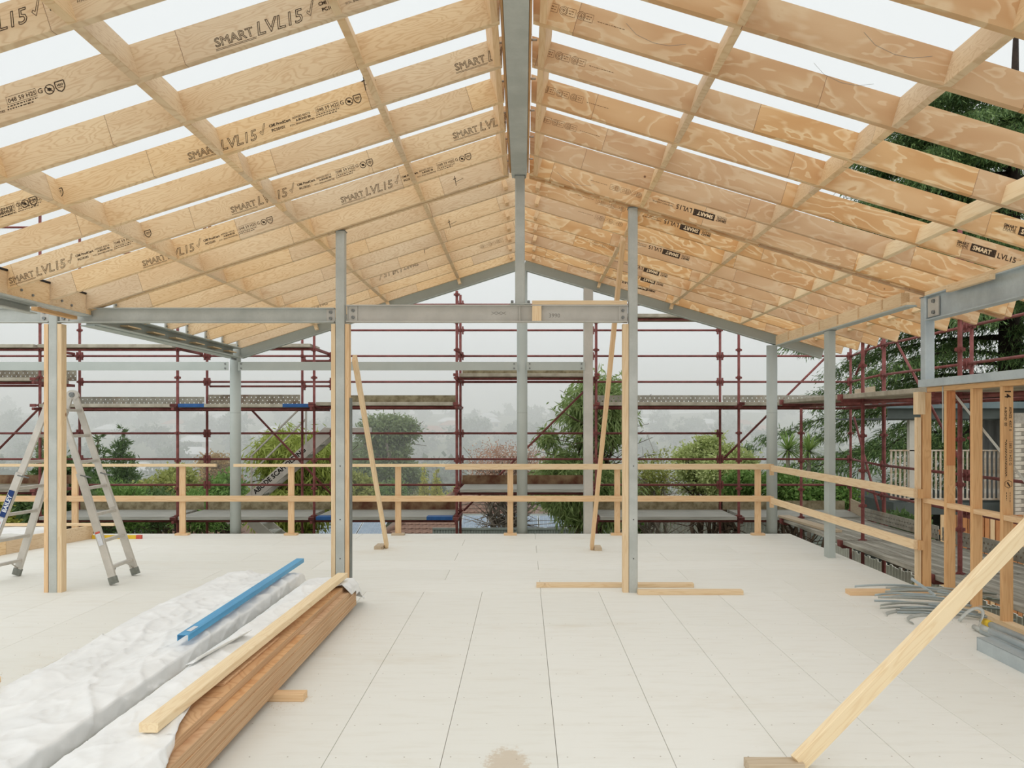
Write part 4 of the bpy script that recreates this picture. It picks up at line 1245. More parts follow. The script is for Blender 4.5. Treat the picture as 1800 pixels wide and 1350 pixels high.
S1 = thing('scaffold', 'red tube scaffold standing behind the far floor edge', 'scaffold', (-2, 14.4, -3.3))
S2 = thing('scaffold', 'red tube scaffold along the right side of the building', 'scaffold', (5.3, 9, -3.3))
inX = [-11.1, -8.64, -6.18, -3.74, -1.19, 1.30, 3.85, 4.96]
outX = [-10.98, -8.53, -6.08, -3.66, -1.21, 1.30, 3.78, 6.29]
for i, X in enumerate(inX): standard(S1, X if i < 7 else 4.894, YI if i < 7 else 13.70, -3.3, (6.2, 5.9, 4.4, 4.2, 4.1, 3.9, 3.6, 2.0)[i], 0.02)
for i, X in enumerate(outX): standard(S1, X, YO, -3.3, (6.2, 5.9, 4.6, 4.3, 4.2, 4.0, 3.8, 3.5)[i])
standard(S1, -4.25, YO, -3.3, 3.35)
hz = lambda v: H + v
for i in range(7):
    a, b = outX[i], outX[i + 1]
    lv = [1.28, 0.785, -0.205, -0.70, -1.195]
    if i >= 3: lv += [1.775, 2.27]
    if i < 3: lv += [3.26, 3.755]
    if i == 6: lv = [1.28, 0.785, -0.70, -1.195]
    if i == 0: lv = [1.28, -0.205, -0.70, 3.755]
    for v in lv: ledger(S1, (a, YO, hz(v)), (b, YO, hz(v)))
ledger(S1, (-4.25, YO, hz(0.70)), (-3.66, YO, hz(0.70))); ledger(S1, (-4.25, YO, hz(1.19)), (-3.66, YO, hz(1.19)))
ledger(S1, (-6.08, YO + .05, hz(0.70)), (-4.25, YO + .05, hz(0.70)), clips=False)
for p, q_ in (((-10.15, 1.2), (-8.75, 2.62)), ((-1.15, 0.05), (1.25, 2.43)), ((3.83, 1.02), (6.25, 3.42)), ((-5.25, 2.0), (-3.70, 0.36))):
    pipe('brace', (p[0], YO + 0.05, p[1]), (q_[0], YO + 0.05, q_[1]), 0.0205, 'red', S1, 10)

# decks: (bay, level above eye of plank top, toe board material or None)
def plank_run(bay_name, p0, p1, across, n, ztop, lname, mat='deck', ends=None, grp='scaffold planks'):
    p0, p1 = Vector(p0), Vector(p1)
    for j in range(n):
        o_ = across * (0.113 + 0.2265 * j)
        a, b = p0 + o_, p1 + o_
        z = ztop - 0.03
        t = thing('scaffold_plank', f'{ORD[j]} plank from the building, {lname} {bay_name}', 'scaffold plank', (a.x, a.y, z - 0.03), grp)
        beam('deck_board', (a.x, a.y, z), (b.x, b.y, z), 0.22, 0.06, mat, t, ch=0.006)
        if j == 0 and ends:
            d = (b - a).normalized()
            for e in ends:
                if e == 'a': beam('blue_end', (a.x, a.y, z), tuple(Vector((a.x, a.y, z)) + d * 0.46), 0.222, 0.0615, 'blue_paint', t)
                if e == 'b': beam('blue_end', tuple(Vector((b.x, b.y, z)) - d * 0.46), (b.x, b.y, z), 0.222, 0.0615, 'blue_paint', t)
def toe_board(label, p0, p1, hgt, mat, z):
    o = beam('toe_board', (p0[0], p0[1], z + hgt / 2), (p1[0], p1[1], z + hgt / 2), 0.012, hgt, mat, None, ch=0.0)
    tag(o, label, 'toe board', 'scaffold toe boards')
BN = ['in the bay at the left picture edge', 'in the bay behind the ladder', 'in the bay around the stair', 'in the bay left of the middle column', 'in the bay right of the middle column', 'in the bay behind the right post', 'in the far right corner bay']
AC = Vector((0, 1, 0))
UP = [0.80, 0.335, 0.335, 0.365, 0.875, 0.365, 0.365]
LO = [-1.17, -1.665, -1.665, -1.665, -1.175, -1.665, -1.665]
for i in range(7):
    a, b = inX[i], inX[i + 1]
    if i == 6: b = 6.2
    if i == 5: b = inX[6]
    zu, zl_ = hz(UP[i]), hz(LO[i])
    plank_run(BN[i], (a + 0.065, 13.765, 0), (b - 0.065, 13.765, 0), AC, 5, zu, 'upper deck', 'deck_edge', ends={2: 'ab', 1: ''}.get(i))
    plank_run(BN[i], (a + 0.065, 13.765, 0), (b - 0.065, 13.765, 0), AC, 5, zl_, 'lower deck', 'deck' if i != 0 else 'deck_dirty', ends={3: 'ab'}.get(i))
    for z in (zu, zl_):
        pipe('ledger', (a + 0.03, YI, z - 0.09), (min(b, inX[i + 1]) - 0.03, YI, z - 0.09), 0.024, 'red', S1, 10)
        pipe('ledger', (a + 0.03, YO, z - 0.09), (b - 0.03, YO, z - 0.09), 0.024, 'red', S1, 10)
        for X in (a, b):
            beam('transom', (X, YI - 0.2, z - 0.09), (X, YO, z - 0.09), 0.045, 0.05, 'red', S1)
            bx('lug', X - 0.045, X + 0.045, YI - 0.22, YI - 0.17, z - 0.055, z - 0.005, 'red', S1)
TOEU = ['toe_holes3', 'toe_holes', 'toe_holes3', 'toe', 'toe', 'toe_holes', 'toe_holes']
TOEL = ['toe_rust', 'toe', 'toe', 'toe_rust', 'toe_rust', 'toe', 'toe']
for i in range(7):
    a, b = outX[i], outX[i + 1]
    if i == 6: b = 6.2
    hh = 0.2 if TOEU[i] == 'toe_holes3' else 0.16
    toe_board('upper toe board ' + BN[i], (a + 0.04, YO - 0.04), (b - 0.04 if i != 2 else -4.28, YO - 0.04), hh, TOEU[i], hz(UP[i]))
    toe_board('lower toe board ' + BN[i], (a + 0.04, YO - 0.04), (b - 0.04, YO - 0.04), 0.17, TOEL[i], hz(LO[i]))
plank_run('in the bay at the left picture edge', (-11.06, 13.76, 0), (-8.68, 13.76, 0), AC, 3, hz(1.39), 'top deck', 'deck_edge')
plank_run('in the bay behind the ladder', (-8.6, 13.76, 0), (-6.22, 13.76, 0), AC, 3, hz(1.39), 'top deck', 'deck_edge')
plank_run('in the bay around the stair', (-6.14, 13.76, 0), (-3.78, 13.76, 0), AC, 3, hz(1.40), 'top deck', 'deck_edge')
plank_run('in the bay behind the right post', (1.5, 13.76, 0), (3.3, 13.76, 0), AC, 3, hz(1.93), 'top deck', 'deck_edge')
for a, b, v in ((-11.1, -6.18, 1.39), (-6.18, -3.74, 1.40), (1.3, 3.85, 1.93)):
    pipe('ledger', (a + 0.03, YI, hz(v) - 0.085), (b - 0.03, YI, hz(v) - 0.085), 0.024, 'red', S1, 10)
for X in (-8.64, -6.18, -3.74, -1.19):
    bx('transom', X - 0.025, X + 0.025, YI, YO, hz(1.30), hz(1.345), 'red', S1)

# right side
inY = [11.0, 8.55, 6.1, 3.65]; outY = [12.85, 10.35, 7.85, 5.35]
for Y in inY: standard(S2, 4.80, Y, -3.3, hz(2.3), 0.02)
for Y in outY: standard(S2, 5.965, Y, -3.3, hz(2.3))
standard(S2, 5.98, 12.92, -3.3, hz(2.3))
for v in (1.28, 0.785, -0.70, -1.195):
    for a, b in zip(outY[:-1], outY[1:]): ledger(S2, (5.9, a, hz(v)), (5.9, b, hz(v)))
    pipe('ledger', (5.9, 12.9, hz(v)), (6.29, YO - 0.03, hz(v)), 0.0205, 'red', S2, 10)
pipe('brace', (5.94, 12.6, hz(1.5)), (5.94, 10.6, hz(-0.5)), 0.0205, 'red', S2, 10)
pipe('brace', (6.25, 14.7, hz(0.1)), (5.95, 13.0, hz(-1.5)), 0.0205, 'red', S2, 10)
pipe('brace', (6.2, 14.5, hz(0.9)), (5.98, 13.0, hz(1.75)), 0.0205, 'red', S2, 10)
RN = ['beside the far square post', 'beside the side guard rail', 'behind the wall frame', 'running off the right edge']
rY = [13.5, 11.0, 8.55, 6.1, 3.65]
AX = Vector((1, 0, 0))
for i in range(4):
    for ztop, nm_ in ((hz(0.40), 'upper'), (hz(-1.66), 'lower')):
        plank_run(RN[i], (4.50, rY[i + 1] + 0.035, 0), (4.50, rY[i] - 0.035, 0), AX, 6, ztop - 0.002, f'right {nm_} deck', 'deck_edge' if nm_ == 'upper' else 'deck_worn', grp='right side scaffold planks')
        beam('transom', (4.5, rY[i], ztop - 0.09), (5.9, rY[i], ztop - 0.09), 0.045, 0.05, 'red', S2)
        bx('lug', 4.46, 4.5, rY[i] - 0.05, rY[i] + 0.05, ztop - 0.09, ztop + 0.0, 'red', S2)
        for X in (4.80, 5.9):
            pipe('ledger', (X, rY[i + 1] + 0.03, ztop - 0.115), (X, rY[i] - 0.03, ztop - 0.115), 0.024, 'red', S2, 10)
    toe_board('right lower perforated toe board ' + RN[i], (5.90, rY[i] - 0.05), (5.90, rY[i + 1] + 0.05), 0.19, 'toe_holes', hz(-1.66))
tag(beam('toe_board', (6.15, 14.6, 0.2), (5.93, 13.55, 0.2), 0.02, 0.24, 'pine_old', None), 'slanting toe board closing the far right deck corner', 'toe board', 'scaffold toe boards')
tag(beam('loose_board', (4.55, 13.6, 0.11), (4.72, 11.75, 0.105), 0.2, 0.038, 'pine_old', None), 'loose weathered timber board lying on the right lower deck', 'board')
tag(beam('loose_board', (6.1, 14.3, hz(0.52)), (5.85, 12.95, hz(0.52)), 0.02, 0.18, 'pine_old', None), 'pale plywood toe panel on the upper deck corner', 'board')

# access stair behind the scaffold
t = thing('scaffold_stair', 'pale steel scaffold stair with stencilled stringer behind the left bays', 'stair', (-5, 16, -0.2))
sa, sb = P(395, 915, 15.75), P(578, 757, 15.75)
for yy in (0.0, 0.6):
    o = Vector((0, yy, 0))
    st = beam('stringer', sa + o, sb + o, 0.03, 0.22, 'aluminium', t)
    d = (sb - sa).normalized(); up = Vector((-d.z, 0, d.x))
    if yy == 0.0:
        s = Stamp('stencil'); s.text('ABODE SCAFFOLDING', 0, 0, 0.135, bold=0.004, spacing=0.98)
        p = P(449, 869, 15.72); place_print(s.mesh(), (p.x, sa.y - 0.0165, p.z), d, up, st)
n_ = 9
for k in range(n_):
    p = sa.lerp(sb, (k + 0.5) / n_)
    bx('tread', p.x - 0.12, p.x + 0.12, p.y + 0.016, p.y + 0.584, p.z - 0.02, p.z + 0.01, 'deck', t)
bx('landing', sb.x - 0.05, sb.x + 0.75, sb.y, sb.y + 0.6, sb.z - 0.04, sb.z + 0.06, 'aluminium', t)
for yy in (0.0,):
    for (x0, y0), (x1, y1) in (((441, 802), (526, 719)), ((444, 829), (537, 737)), ((442, 802), (442, 880)), ((538, 722), (538, 780))):
        a, b = P(x0, y0, 15.75), P(x1, y1, 15.75); a.y += yy; b.y += yy
        beam('handrail', a, b, 0.03, 0.045, 'aluminium', t, up=(0, 1, 0))
la, lb = P(440, 915, 16.3), P(500, 960, 16.3)
for yy in (0.0, 0.6):
    beam('stringer', la + Vector((0, yy, 0)), lb + Vector((0.4, yy, -0.4)), 0.03, 0.2, 'aluminium', t)
for k in range(3):
    p = la.lerp(lb, 0.15 + 0.33 * k); bx('tread', p.x - 0.1, p.x + 0.14, p.y + 0.02, p.y + 0.58, p.z - 0.02, p.z + 0.01, 'deck', t)
for k, yy in enumerate((15.4, 15.4)):
    a, b = P(545 - 0 * k, 905, yy), P(585, 938, yy)

# ================================================================== the land beyond
def terrain():
    ys = list(np.concatenate([np.linspace(-8, 40, 13), np.linspace(45, 160, 24), np.linspace(170, 640, 40)]))
    vs, fs = [], []
    nx = 41
    for y in ys:
        for i in range(nx):
            w_ = 40 + max(0, y) * 1.15
            x = -w_ + 2 * w_ * i / (nx - 1)
            z = ground_z(x, min(y, 440))
            if y > 60: z += 3.0 * min(1, (y - 60) / 120) * fbm(x * 0.012 + 3, y * 0.012, 0.5, 3)
            vs.append((x, y, z))
    for j in range(len(ys) - 1):
        for i in range(nx - 1):
            a = j * nx + i; fs.append((a, a + 1, a + nx + 1, a + nx))
    o = MB().add(vs, fs).build('ground', M['ground'], None, True)
    tag(o, 'grassy ground falling to the valley and rising to the hills', kind='structure')
terrain()
def gz(x, y):
    z = ground_z(x, min(y, 440))
    if y > 60: z += 3.0 * min(1, (y - 60) / 120) * fbm(x * 0.012 + 3, y * 0.012, 0.5, 3)
    return z

# ------------------------------------------------------------------ foliage
def leaf_mesh(name, blobs, n, size, mat, seed=0, droop=0.3, clump=26, csize=0.28, shell=0.55, flat=0.0, outward=0.5, jit=0.35):
    """n leaves in clumps spread over ellipsoid blobs (x,y,z,rx,ry,rz); each leaf a lance-shaped quad with a tint"""
    r = np.random.default_rng(seed)
    vol = np.array([b[3] * b[4] * b[5] for b in blobs]) ** (2 / 3)
    B = np.array(blobs)
    nc = max(3, n // clump)
    bi = r.choice(len(blobs), nc, p=vol / vol.sum())
    d = r.normal(size=(nc, 3)); d /= np.linalg.norm(d, axis=1)[:, None]
    rad = shell + (1 - shell) * r.random(nc) ** 0.6
    cc = B[bi, :3] + d * rad[:, None] * B[bi, 3:6]
    ci = r.integers(0, nc, n)
    cs = np.minimum(csize, B[bi[ci], 3:6].min(axis=1))
    p = cc[ci] + r.normal(size=(n, 3)) * (cs[:, None] * np.array([0.5, 0.5, 0.42]))
    dirs = r.normal(size=(n, 3)) * (1 - outward) + d[ci] * outward
    dirs[:, 2] = dirs[:, 2] * (1 - flat) - droop
    dirs /= np.linalg.norm(dirs, axis=1)[:, None] + 1e-9
    sd = np.cross(dirs, r.normal(size=(n, 3))); sd /= np.linalg.norm(sd, axis=1)[:, None] + 1e-9
    ln = size[0] * (1 - jit + 2 * jit * r.random(n))[:, None]; wd = size[1] * (1 - jit + 2 * jit * r.random(n))[:, None] * 0.5
    v = np.stack([p, p + dirs * ln * 0.45 + sd * wd, p + dirs * ln, p + dirs * ln * 0.45 - sd * wd], axis=1).reshape(-1, 3)
    me = bpy.data.meshes.new(name)
    me.vertices.add(4 * n); me.vertices.foreach_set('co', v.astype(np.float32).ravel())
    me.loops.add(4 * n); me.loops.foreach_set('vertex_index', np.arange(4 * n, dtype=np.int32))
    me.polygons.add(n); me.polygons.foreach_set('loop_start', np.arange(0, 4 * n, 4, dtype=np.int32))
    at = me.attributes.new('tint', 'FLOAT', 'POINT')
    tint = np.clip(0.5 * r.random(nc)[ci] + 0.5 * r.random(n), 0, 1)
    at.data.foreach_set('value', np.repeat(tint, 4).astype(np.float32))
    me.materials.append(mat); me.update(calc_edges=True)
    return me

def branch_mesh(name, base, tips, r0, mat, seed=0, n=6, fork=2):
    r = random.Random(seed)
    m = MB()
    b = Vector(base)
    for t_ in tips:
        t_ = Vector(t_)
        pts = [b]
        for k in range(1, n + 1):
            f = k / n
            q = b.lerp(t_, f) + Vector((r.gauss(0, 1), r.gauss(0, 1), r.gauss(0, 0.6))) * (t_ - b).length * 0.035
            q.z += (t_ - b).length * 0.08 * math.sin(math.pi * f)
            pts.append(q)
        for k in range(n):
            ra = r0 * (1 - 0.85 * k / n); rb = r0 * (1 - 0.85 * (k + 1) / n)
            m.tube(pts[k], pts[k + 1], ra, rb, 5)
        for k in range(2, n):
            for _ in range(fork):
                d = Vector((r.gauss(0, 1), r.gauss(0, 1), r.gauss(0.3, 0.6))).normalized() * (t_ - b).length * r.uniform(0.15, 0.3)
                m.tube(pts[k], pts[k] + d, r0 * 0.3 * (1 - 0.6 * k / n), r0 * 0.08, 4)
    return m.mesh(name, mat, True)

def tree(name, label, base, blobs, n, size, leaf, bark='bark', r0=0.12, group=None, seed=0, fork=2, cat='tree', **kw):
    t = thing(name, label, cat, base, group)
    link(bpy.data.objects.new('foliage', leaf_mesh('foliage', blobs, n, size, L[leaf], seed, **kw)), t)
    tips = [(b[0], b[1], b[2] + b[5] * 0.3) for b in blobs[:14]]
    link(bpy.data.objects.new('trunk', branch_mesh('trunk', base, tips, r0, M[bark], seed, fork=fork)), t)
    return t

def blobs_in(px0, px1, py0, py1, Y, n, seed, depth=1.0, rr=(0.35, 0.6), round_=True):
    """blobs filling the crown whose outline spans these pixels at depth Y"""
    r = random.Random(seed)
    a, b = P(px0, py0, Y), P(px1, py1, Y)
    cx, cz, hx, hzz = (a.x + b.x) / 2, (a.z + b.z) / 2, (b.x - a.x) / 2, (a.z - b.z) / 2
    out = []
    for _ in range(n):
        th = r.random() * 2 * math.pi; q = math.sqrt(r.random())
        R = r.uniform(*rr) * min(hx, hzz)
        x = cx + (hx - R) * q * math.cos(th); z = cz + (hzz - R) * q * math.sin(th)
        y = Y + r.uniform(-1, 1) * depth * math.sqrt(max(0.05, 1 - q * q))
        out.append((x, y, z, R, R, R * 0.85))
    return out

def gbase(X, Y): return (X, Y, gz(X, Y) - 0.1)

# near trees
bl = blobs_in(985, 1105, 655, 800, 17.3, 16, 1, 0.7) + blobs_in(945, 1118, 770, 935, 17.3, 18, 2, 0.9) + blobs_in(940, 985, 745, 800, 17.3, 3, 3, 0.3)
tree('gum_sapling', 'bushy weeping eucalypt behind the square galvanised post', gbase(1.5, 17.3), bl, 34000, (0.22, 0.036), 'euc', 'bark', 0.09, seed=1, droop=0.75, clump=22, csize=0.3, outward=0.35)
bl = blobs_in(445, 600, 748, 860, 19.2, 16, 4, 0.9) + blobs_in(420, 610, 820, 940, 19.2, 16, 5, 1.0)
tree('willow_tree', 'yellow-green weeping tree behind the scaffold stair', gbase(-5.6, 19.2), bl, 30000, (0.24, 0.034), 'willow', 'bark', 0.09, seed=2, droop=1.0, clump=22, csize=0.34, outward=0.3)
bl = blobs_in(1170, 1335, 775, 880, 21.0, 16, 6, 0.9) + blobs_in(1215, 1300, 762, 820, 21, 5, 16, 0.5)
tree('pale_bush', 'large pale green rounded bush behind the right bay', gbase(5.1, 21), bl, 30000, (0.10, 0.05), 'pale', 'bark', 0.1, seed=3, droop=0.1, clump=40, csize=0.22, outward=0.6)
bl = blobs_in(1105, 1190, 780, 905, 19.0, 10, 7, 0.6)
tree('twiggy_shrub', 'sparse twiggy olive shrub left of the pale green bush', gbase(3.2, 19.0), bl, 2400, (0.10, 0.03), 'olive', 'bark_grey', 0.06, seed=4, droop=0.1, fork=6)
bl = blobs_in(1330, 1420, 825, 900, 17.2, 10, 8, 0.5) + blobs_in(1400, 1505, 835, 905, 17.2, 12, 9, 0.5) + blobs_in(1275, 1340, 825, 890, 18.0, 8, 19, 0.4)
tree('green_hedge', 'bright green hedge shrub behind the right corner column', gbase(6.0, 17.2), bl, 15000, (0.085, 0.05), 'green', 'bark', 0.06, seed=5, droop=0.05, clump=30, csize=0.2, cat='shrub')
bl = blobs_in(1553, 1632, 895, 965, 14.5, 8, 29, 0.35)
tree('dark_shrub', 'dark glossy shrub below the right outer toe board', gbase(7.0, 14.5), bl, 5000, (0.10, 0.05), 'dark', 'bark', 0.05, seed=55, droop=0.05, clump=30, csize=0.2, cat='shrub')
bl = blobs_in(1610, 1640, 1015, 1040, 9.2, 3, 30, 0.15)
tree('weed', 'small yellow-green weed at the floor edge by the wall frame', (4.72, 9.2, -0.9), bl, 160, (0.09, 0.03), 'yellow', 'bark', 0.008, seed=56, droop=0.0, cat='plant')

def cordyline(label, X, Y, Z, n, ln, seed):
    r = random.Random(seed)
    t = thing('cordyline', label, 'plant', gbase(X, Y), 'spiky cordylines')
    MB().tube(gbase(X, Y), (X, Y, Z), 0.07, 0.05, 8).build('trunk', M['bark_grey'], t, True)
    vs, fs, tt = [], [], []
    for _ in range(n):
        az = r.random() * 2 * math.pi; el = r.uniform(-0.45, 1.35); l = ln * r.uniform(0.75, 1.1)
        d = Vector((math.cos(az) * math.cos(el), math.sin(az) * math.cos(el), math.sin(el)))
        s_ = d.cross(Vector((0, 0, 1))).normalized() * 0.022
        k0 = len(vs)
        for k in range(5):
            f = k / 4
            p = Vector((X, Y, Z)) + d * l * f + Vector((0, 0, -0.22 * l * f * f))
            w_ = (0.6 + 1.6 * f) * (1 - f) + 0.02
            vs += [tuple(p - s_ * w_), tuple(p + s_ * w_)]
        for k in range(4): fs.append((k0 + 2 * k, k0 + 2 * k + 1, k0 + 2 * k + 3, k0 + 2 * k + 2))
        tt += [r.random()] * 10
    o = MB().add(vs, fs).build('leaf_crown', L['cordy'], t)
    at = o.data.attributes.new('tint', 'FLOAT', 'POINT'); at.data.foreach_set('value', tt)
cordyline('left of two spiky cordylines behind the right corner', (1385 - PX) * 19.3 / F, 19.3, H - 0.68, 120, 0.66, 1)
cordyline('right of two spiky cordylines behind the right corner', (1422 - PX) * 20.6 / F, 20.6, H - 0.75, 120, 0.72, 2)

# big cedar at right
def cedar():
    r = random.Random(5); rn = np.random.default_rng(5)
    bx_, by_ = 15.4, 24.6
    t = thing('cedar_tree', 'huge dark cedar with drooping branches behind the right scaffold', 'tree', gbase(bx_, by_))
    tr = MB()
    tr.tube(gbase(bx_, by_), (bx_, by_, 6), 0.45, 0.3, 10).tube((bx_, by_, 6), (bx_ + 0.2, by_, 15), 0.3, 0.05, 8)
    P0, D0 = [], []
    for k in range(120):
        z = 0.9 + 11.5 * (k / 120) + r.uniform(-0.2, 0.2)
        az = r.uniform(0, 2 * math.pi) if k % 2 else r.uniform(math.pi * 0.6, math.pi * 1.55)
        ln_ = (9.3 - 0.43 * z) * r.uniform(0.75, 1.05)
        d = Vector((math.cos(az), math.sin(az) * 0.8, 0))
        prev = None
        side = d.cross(Vector((0, 0, 1)))
        for j in range(13):
            f = j / 12
            p = Vector((bx_, by_, z)) + d * ln_ * f + Vector((0, 0, 0.9 * f - 1.9 * f * f * (1.3 if z < 3 else 0.9)))
            if prev is not None: tr.tube(prev, p, 0.07 * (1.1 - f), 0.07 * (1.02 - f), 5)
            prev = p
            if f > 0.12:
                for sgn in (-1, 1):
                    sl_ = (1.5 * (1 - 0.55 * f)) * r.uniform(0.6, 1.1)
                    for q in range(7):
                        g_ = (q + 0.5) / 7
                        c = p + side * sgn * sl_ * g_ + d * (0.5 * sl_ * g_) + Vector((0, 0, -0.35 * sl_ * g_ * g_))
                        P0.append(c[:]); dd = (side * sgn * 0.6 + d * 0.8 + Vector((0, 0, -0.35))).normalized(); D0.append(dd[:])
    tr.build('trunk', M['bark_dark'], t, True)
    P0, D0 = np.array(P0), np.array(D0)
    m_ = 14
    n = len(P0) * m_
    p = np.repeat(P0, m_, axis=0) + rn.normal(size=(n, 3)) * np.array([0.16, 0.16, 0.07])
    dirs = np.repeat(D0, m_, axis=0) + rn.normal(size=(n, 3)) * 0.55
    dirs[:, 2] -= 0.35
    dirs /= np.linalg.norm(dirs, axis=1)[:, None]
    sd = np.cross(dirs, np.tile(np.array([[0.1, 0.2, 1.0]]), (n, 1)) + rn.normal(size=(n, 3)) * 0.4); sd /= np.linalg.norm(sd, axis=1)[:, None]
    ln_ = 0.22 * (0.6 + 0.8 * rn.random(n))[:, None]; wd = 0.018 * (0.7 + 0.6 * rn.random(n))[:, None]
    v = np.stack([p, p + dirs * ln_ * 0.4 + sd * wd, p + dirs * ln_, p + dirs * ln_ * 0.4 - sd * wd], axis=1).reshape(-1, 3)
    me = bpy.data.meshes.new('foliage')
    me.vertices.add(4 * n); me.vertices.foreach_set('co', v.astype(np.float32).ravel())
    me.loops.add(4 * n); me.loops.foreach_set('vertex_index', np.arange(4 * n, dtype=np.int32))
    me.polygons.add(n); me.polygons.foreach_set('loop_start', np.arange(0, 4 * n, 4, dtype=np.int32))
    at = me.attributes.new('tint', 'FLOAT', 'POINT'); at.data.foreach_set('value', np.repeat(rn.random(n), 4).astype(np.float32))
    me.materials.append(L['cedar']); me.update(calc_edges=True)
    link(bpy.data.objects.new('foliage', me), t)
cedar()

# middle distance
bl = blobs_in(820, 965, 752, 900, 25.9, 14, 11, 1.0)
tree('bare_tree', 'nearly bare tree with reddish leaves beside the middle column', gbase(-0.6, 25.9), bl, 6500, (0.075, 0.042), 'autumn', 'bark_grey', 0.10, seed=6, droop=0.0, fork=9, clump=7, csize=0.35, outward=0.2)
bl = blobs_in(625, 735, 722, 800, 52, 12, 12, 1.6) + blobs_in(610, 750, 785, 880, 52, 16, 13, 1.8) + blobs_in(630, 720, 755, 830, 52, 8, 113, 1.4)
tree('gum_tree', 'tall rounded gum tree seen right of the middle post', gbase(-9.2, 52), bl, 42000, (0.25, 0.115), 'gum', 'bark_grey', 0.28, seed=7, droop=0.25, clump=50, csize=0.45, fork=1)
for i, (x0, x1, y0, y1, Y, lf, lab, kw) in enumerate((
    (560, 660, 815, 935, 38, 'olive', 'olive green tree below the gum tree at left', {}),
    (640, 720, 835, 935, 47.5, 'green', 'mid green tree below the gum tree', {}),
    (700, 760, 845, 930, 57, 'olive', 'yellowish tree left of the twin conifers', {}),
    (775, 835, 830, 930, 50, 'yellow', 'yellow-green tree right of the twin conifers', {}),
    (590, 650, 765, 850, 58, 'gum', 'grey-green tree just left of the gum tree', {}),
    (330, 425, 792, 880, 46, 'rust', 'rusty brown tree between the ladder and the left column', {}),
    (250, 340, 812, 930, 29.4, 'olive', 'olive bush right of the ladder', {}),
    (354, 430, 832, 935, 29, 'green', 'green bush left of the left column', {}),
    (0, 70, 845, 940, 24, 'yellow', 'yellow-green bush at the left picture edge', {}),
    (60, 135, 800, 935, 20.2, 'dark', 'dark bush behind the left post', {}),
    (1090, 1180, 870, 938, 26, 'green', 'low green shrub beyond the right post', {}),
)):
    bl = blobs_in(x0, x1, y0, y1, Y, 12, 40 + i, 1.4)
    tree('tree', lab, gbase((x0 + x1) / 2 * Y / F - PX * Y / F, Y), bl, 12000, (0.17, 0.085), lf, 'bark', 0.10, seed=30 + i, droop=0.15, clump=36, csize=0.36, fork=1)
def conifer(label, px, py0, py1, Y, wpx, n, size, leaf, seed, tier=0, name='conifer', group=None):
    a, b = P(px, py0, Y), P(px, py1, Y)
    t = thing(name, label, 'tree', gbase(a.x, Y), group)
    hw = wpx / 2 * Y / F
    bl = []
    r = random.Random(seed)
    k = 26
    for i in range(k):
        f = (i + 0.5) / k
        z = a.z + (b.z - a.z) * f
        R = hw * (f ** 0.8)
        if tier:
            for q in range(3):
                an = r.random() * 6.28
                bl.append((a.x + R * 0.7 * math.cos(an), Y + R * 0.7 * math.sin(an), z, max(0.06, R * 0.5), max(0.06, R * 0.5), max(0.05, 0.28 * hw)))
        else:
            bl.append((a.x, Y, z, max(0.05, R), max(0.05, R), abs(a.z - b.z) / k))
    link(bpy.data.objects.new('foliage', leaf_mesh('foliage', bl, n, size, L[leaf], seed, droop=-0.3 if not tier else 0.0, clump=14, csize=0.16, outward=0.6)), t)
    MB().tube(gbase(a.x, Y), (a.x, Y, a.z + 0.1), 0.09, 0.012, 6).build('trunk', M['bark'], t, True)
conifer('left of the twin golden pencil conifers', 746, 818, 905, 47.2, 20, 2600, (0.16, 0.07), 'yellow', 1, group='twin golden conifers')
conifer('right of the twin golden pencil conifers', 768, 824, 905, 47.0, 24, 2600, (0.16, 0.07), 'yellow', 2, group='twin golden conifers')
conifer('tall feathery conifer right of the ladder top', 216, 758, 930, 30, 80, 7000, (0.22, 0.05), 'dark', 3, tier=1)
conifer('smaller feathery conifer behind the ladder rails', 172, 770, 930, 28, 60, 5000, (0.2, 0.05), 'dark', 4, tier=1)
conifer('conifer half hidden by the left post', 72, 765, 930, 31, 66, 5000, (0.2, 0.05), 'gum', 5, tier=1)
for i, (x0, x1, Y, y0) in enumerate(((118, 200, 25, 838), (180, 262, 24, 846), (240, 318, 26, 850), (305, 390, 25, 858))):
    bl = blobs_in(x0, x1, y0, 938, Y, 10, 70 + i, 1.0)
    tree('hedge_conifer', ORD[i] + ' dark green hedge conifer from the left, behind the far guard rail', gbase((x0 + x1) / 2 * Y / F - PX * Y / F, Y), bl, 6000, (0.16, 0.04), 'dark' if i % 2 == 0 else 'green', 'bark', 0.06, 'dark hedge conifers', seed=80 + i, droop=-0.2, clump=24, csize=0.3)

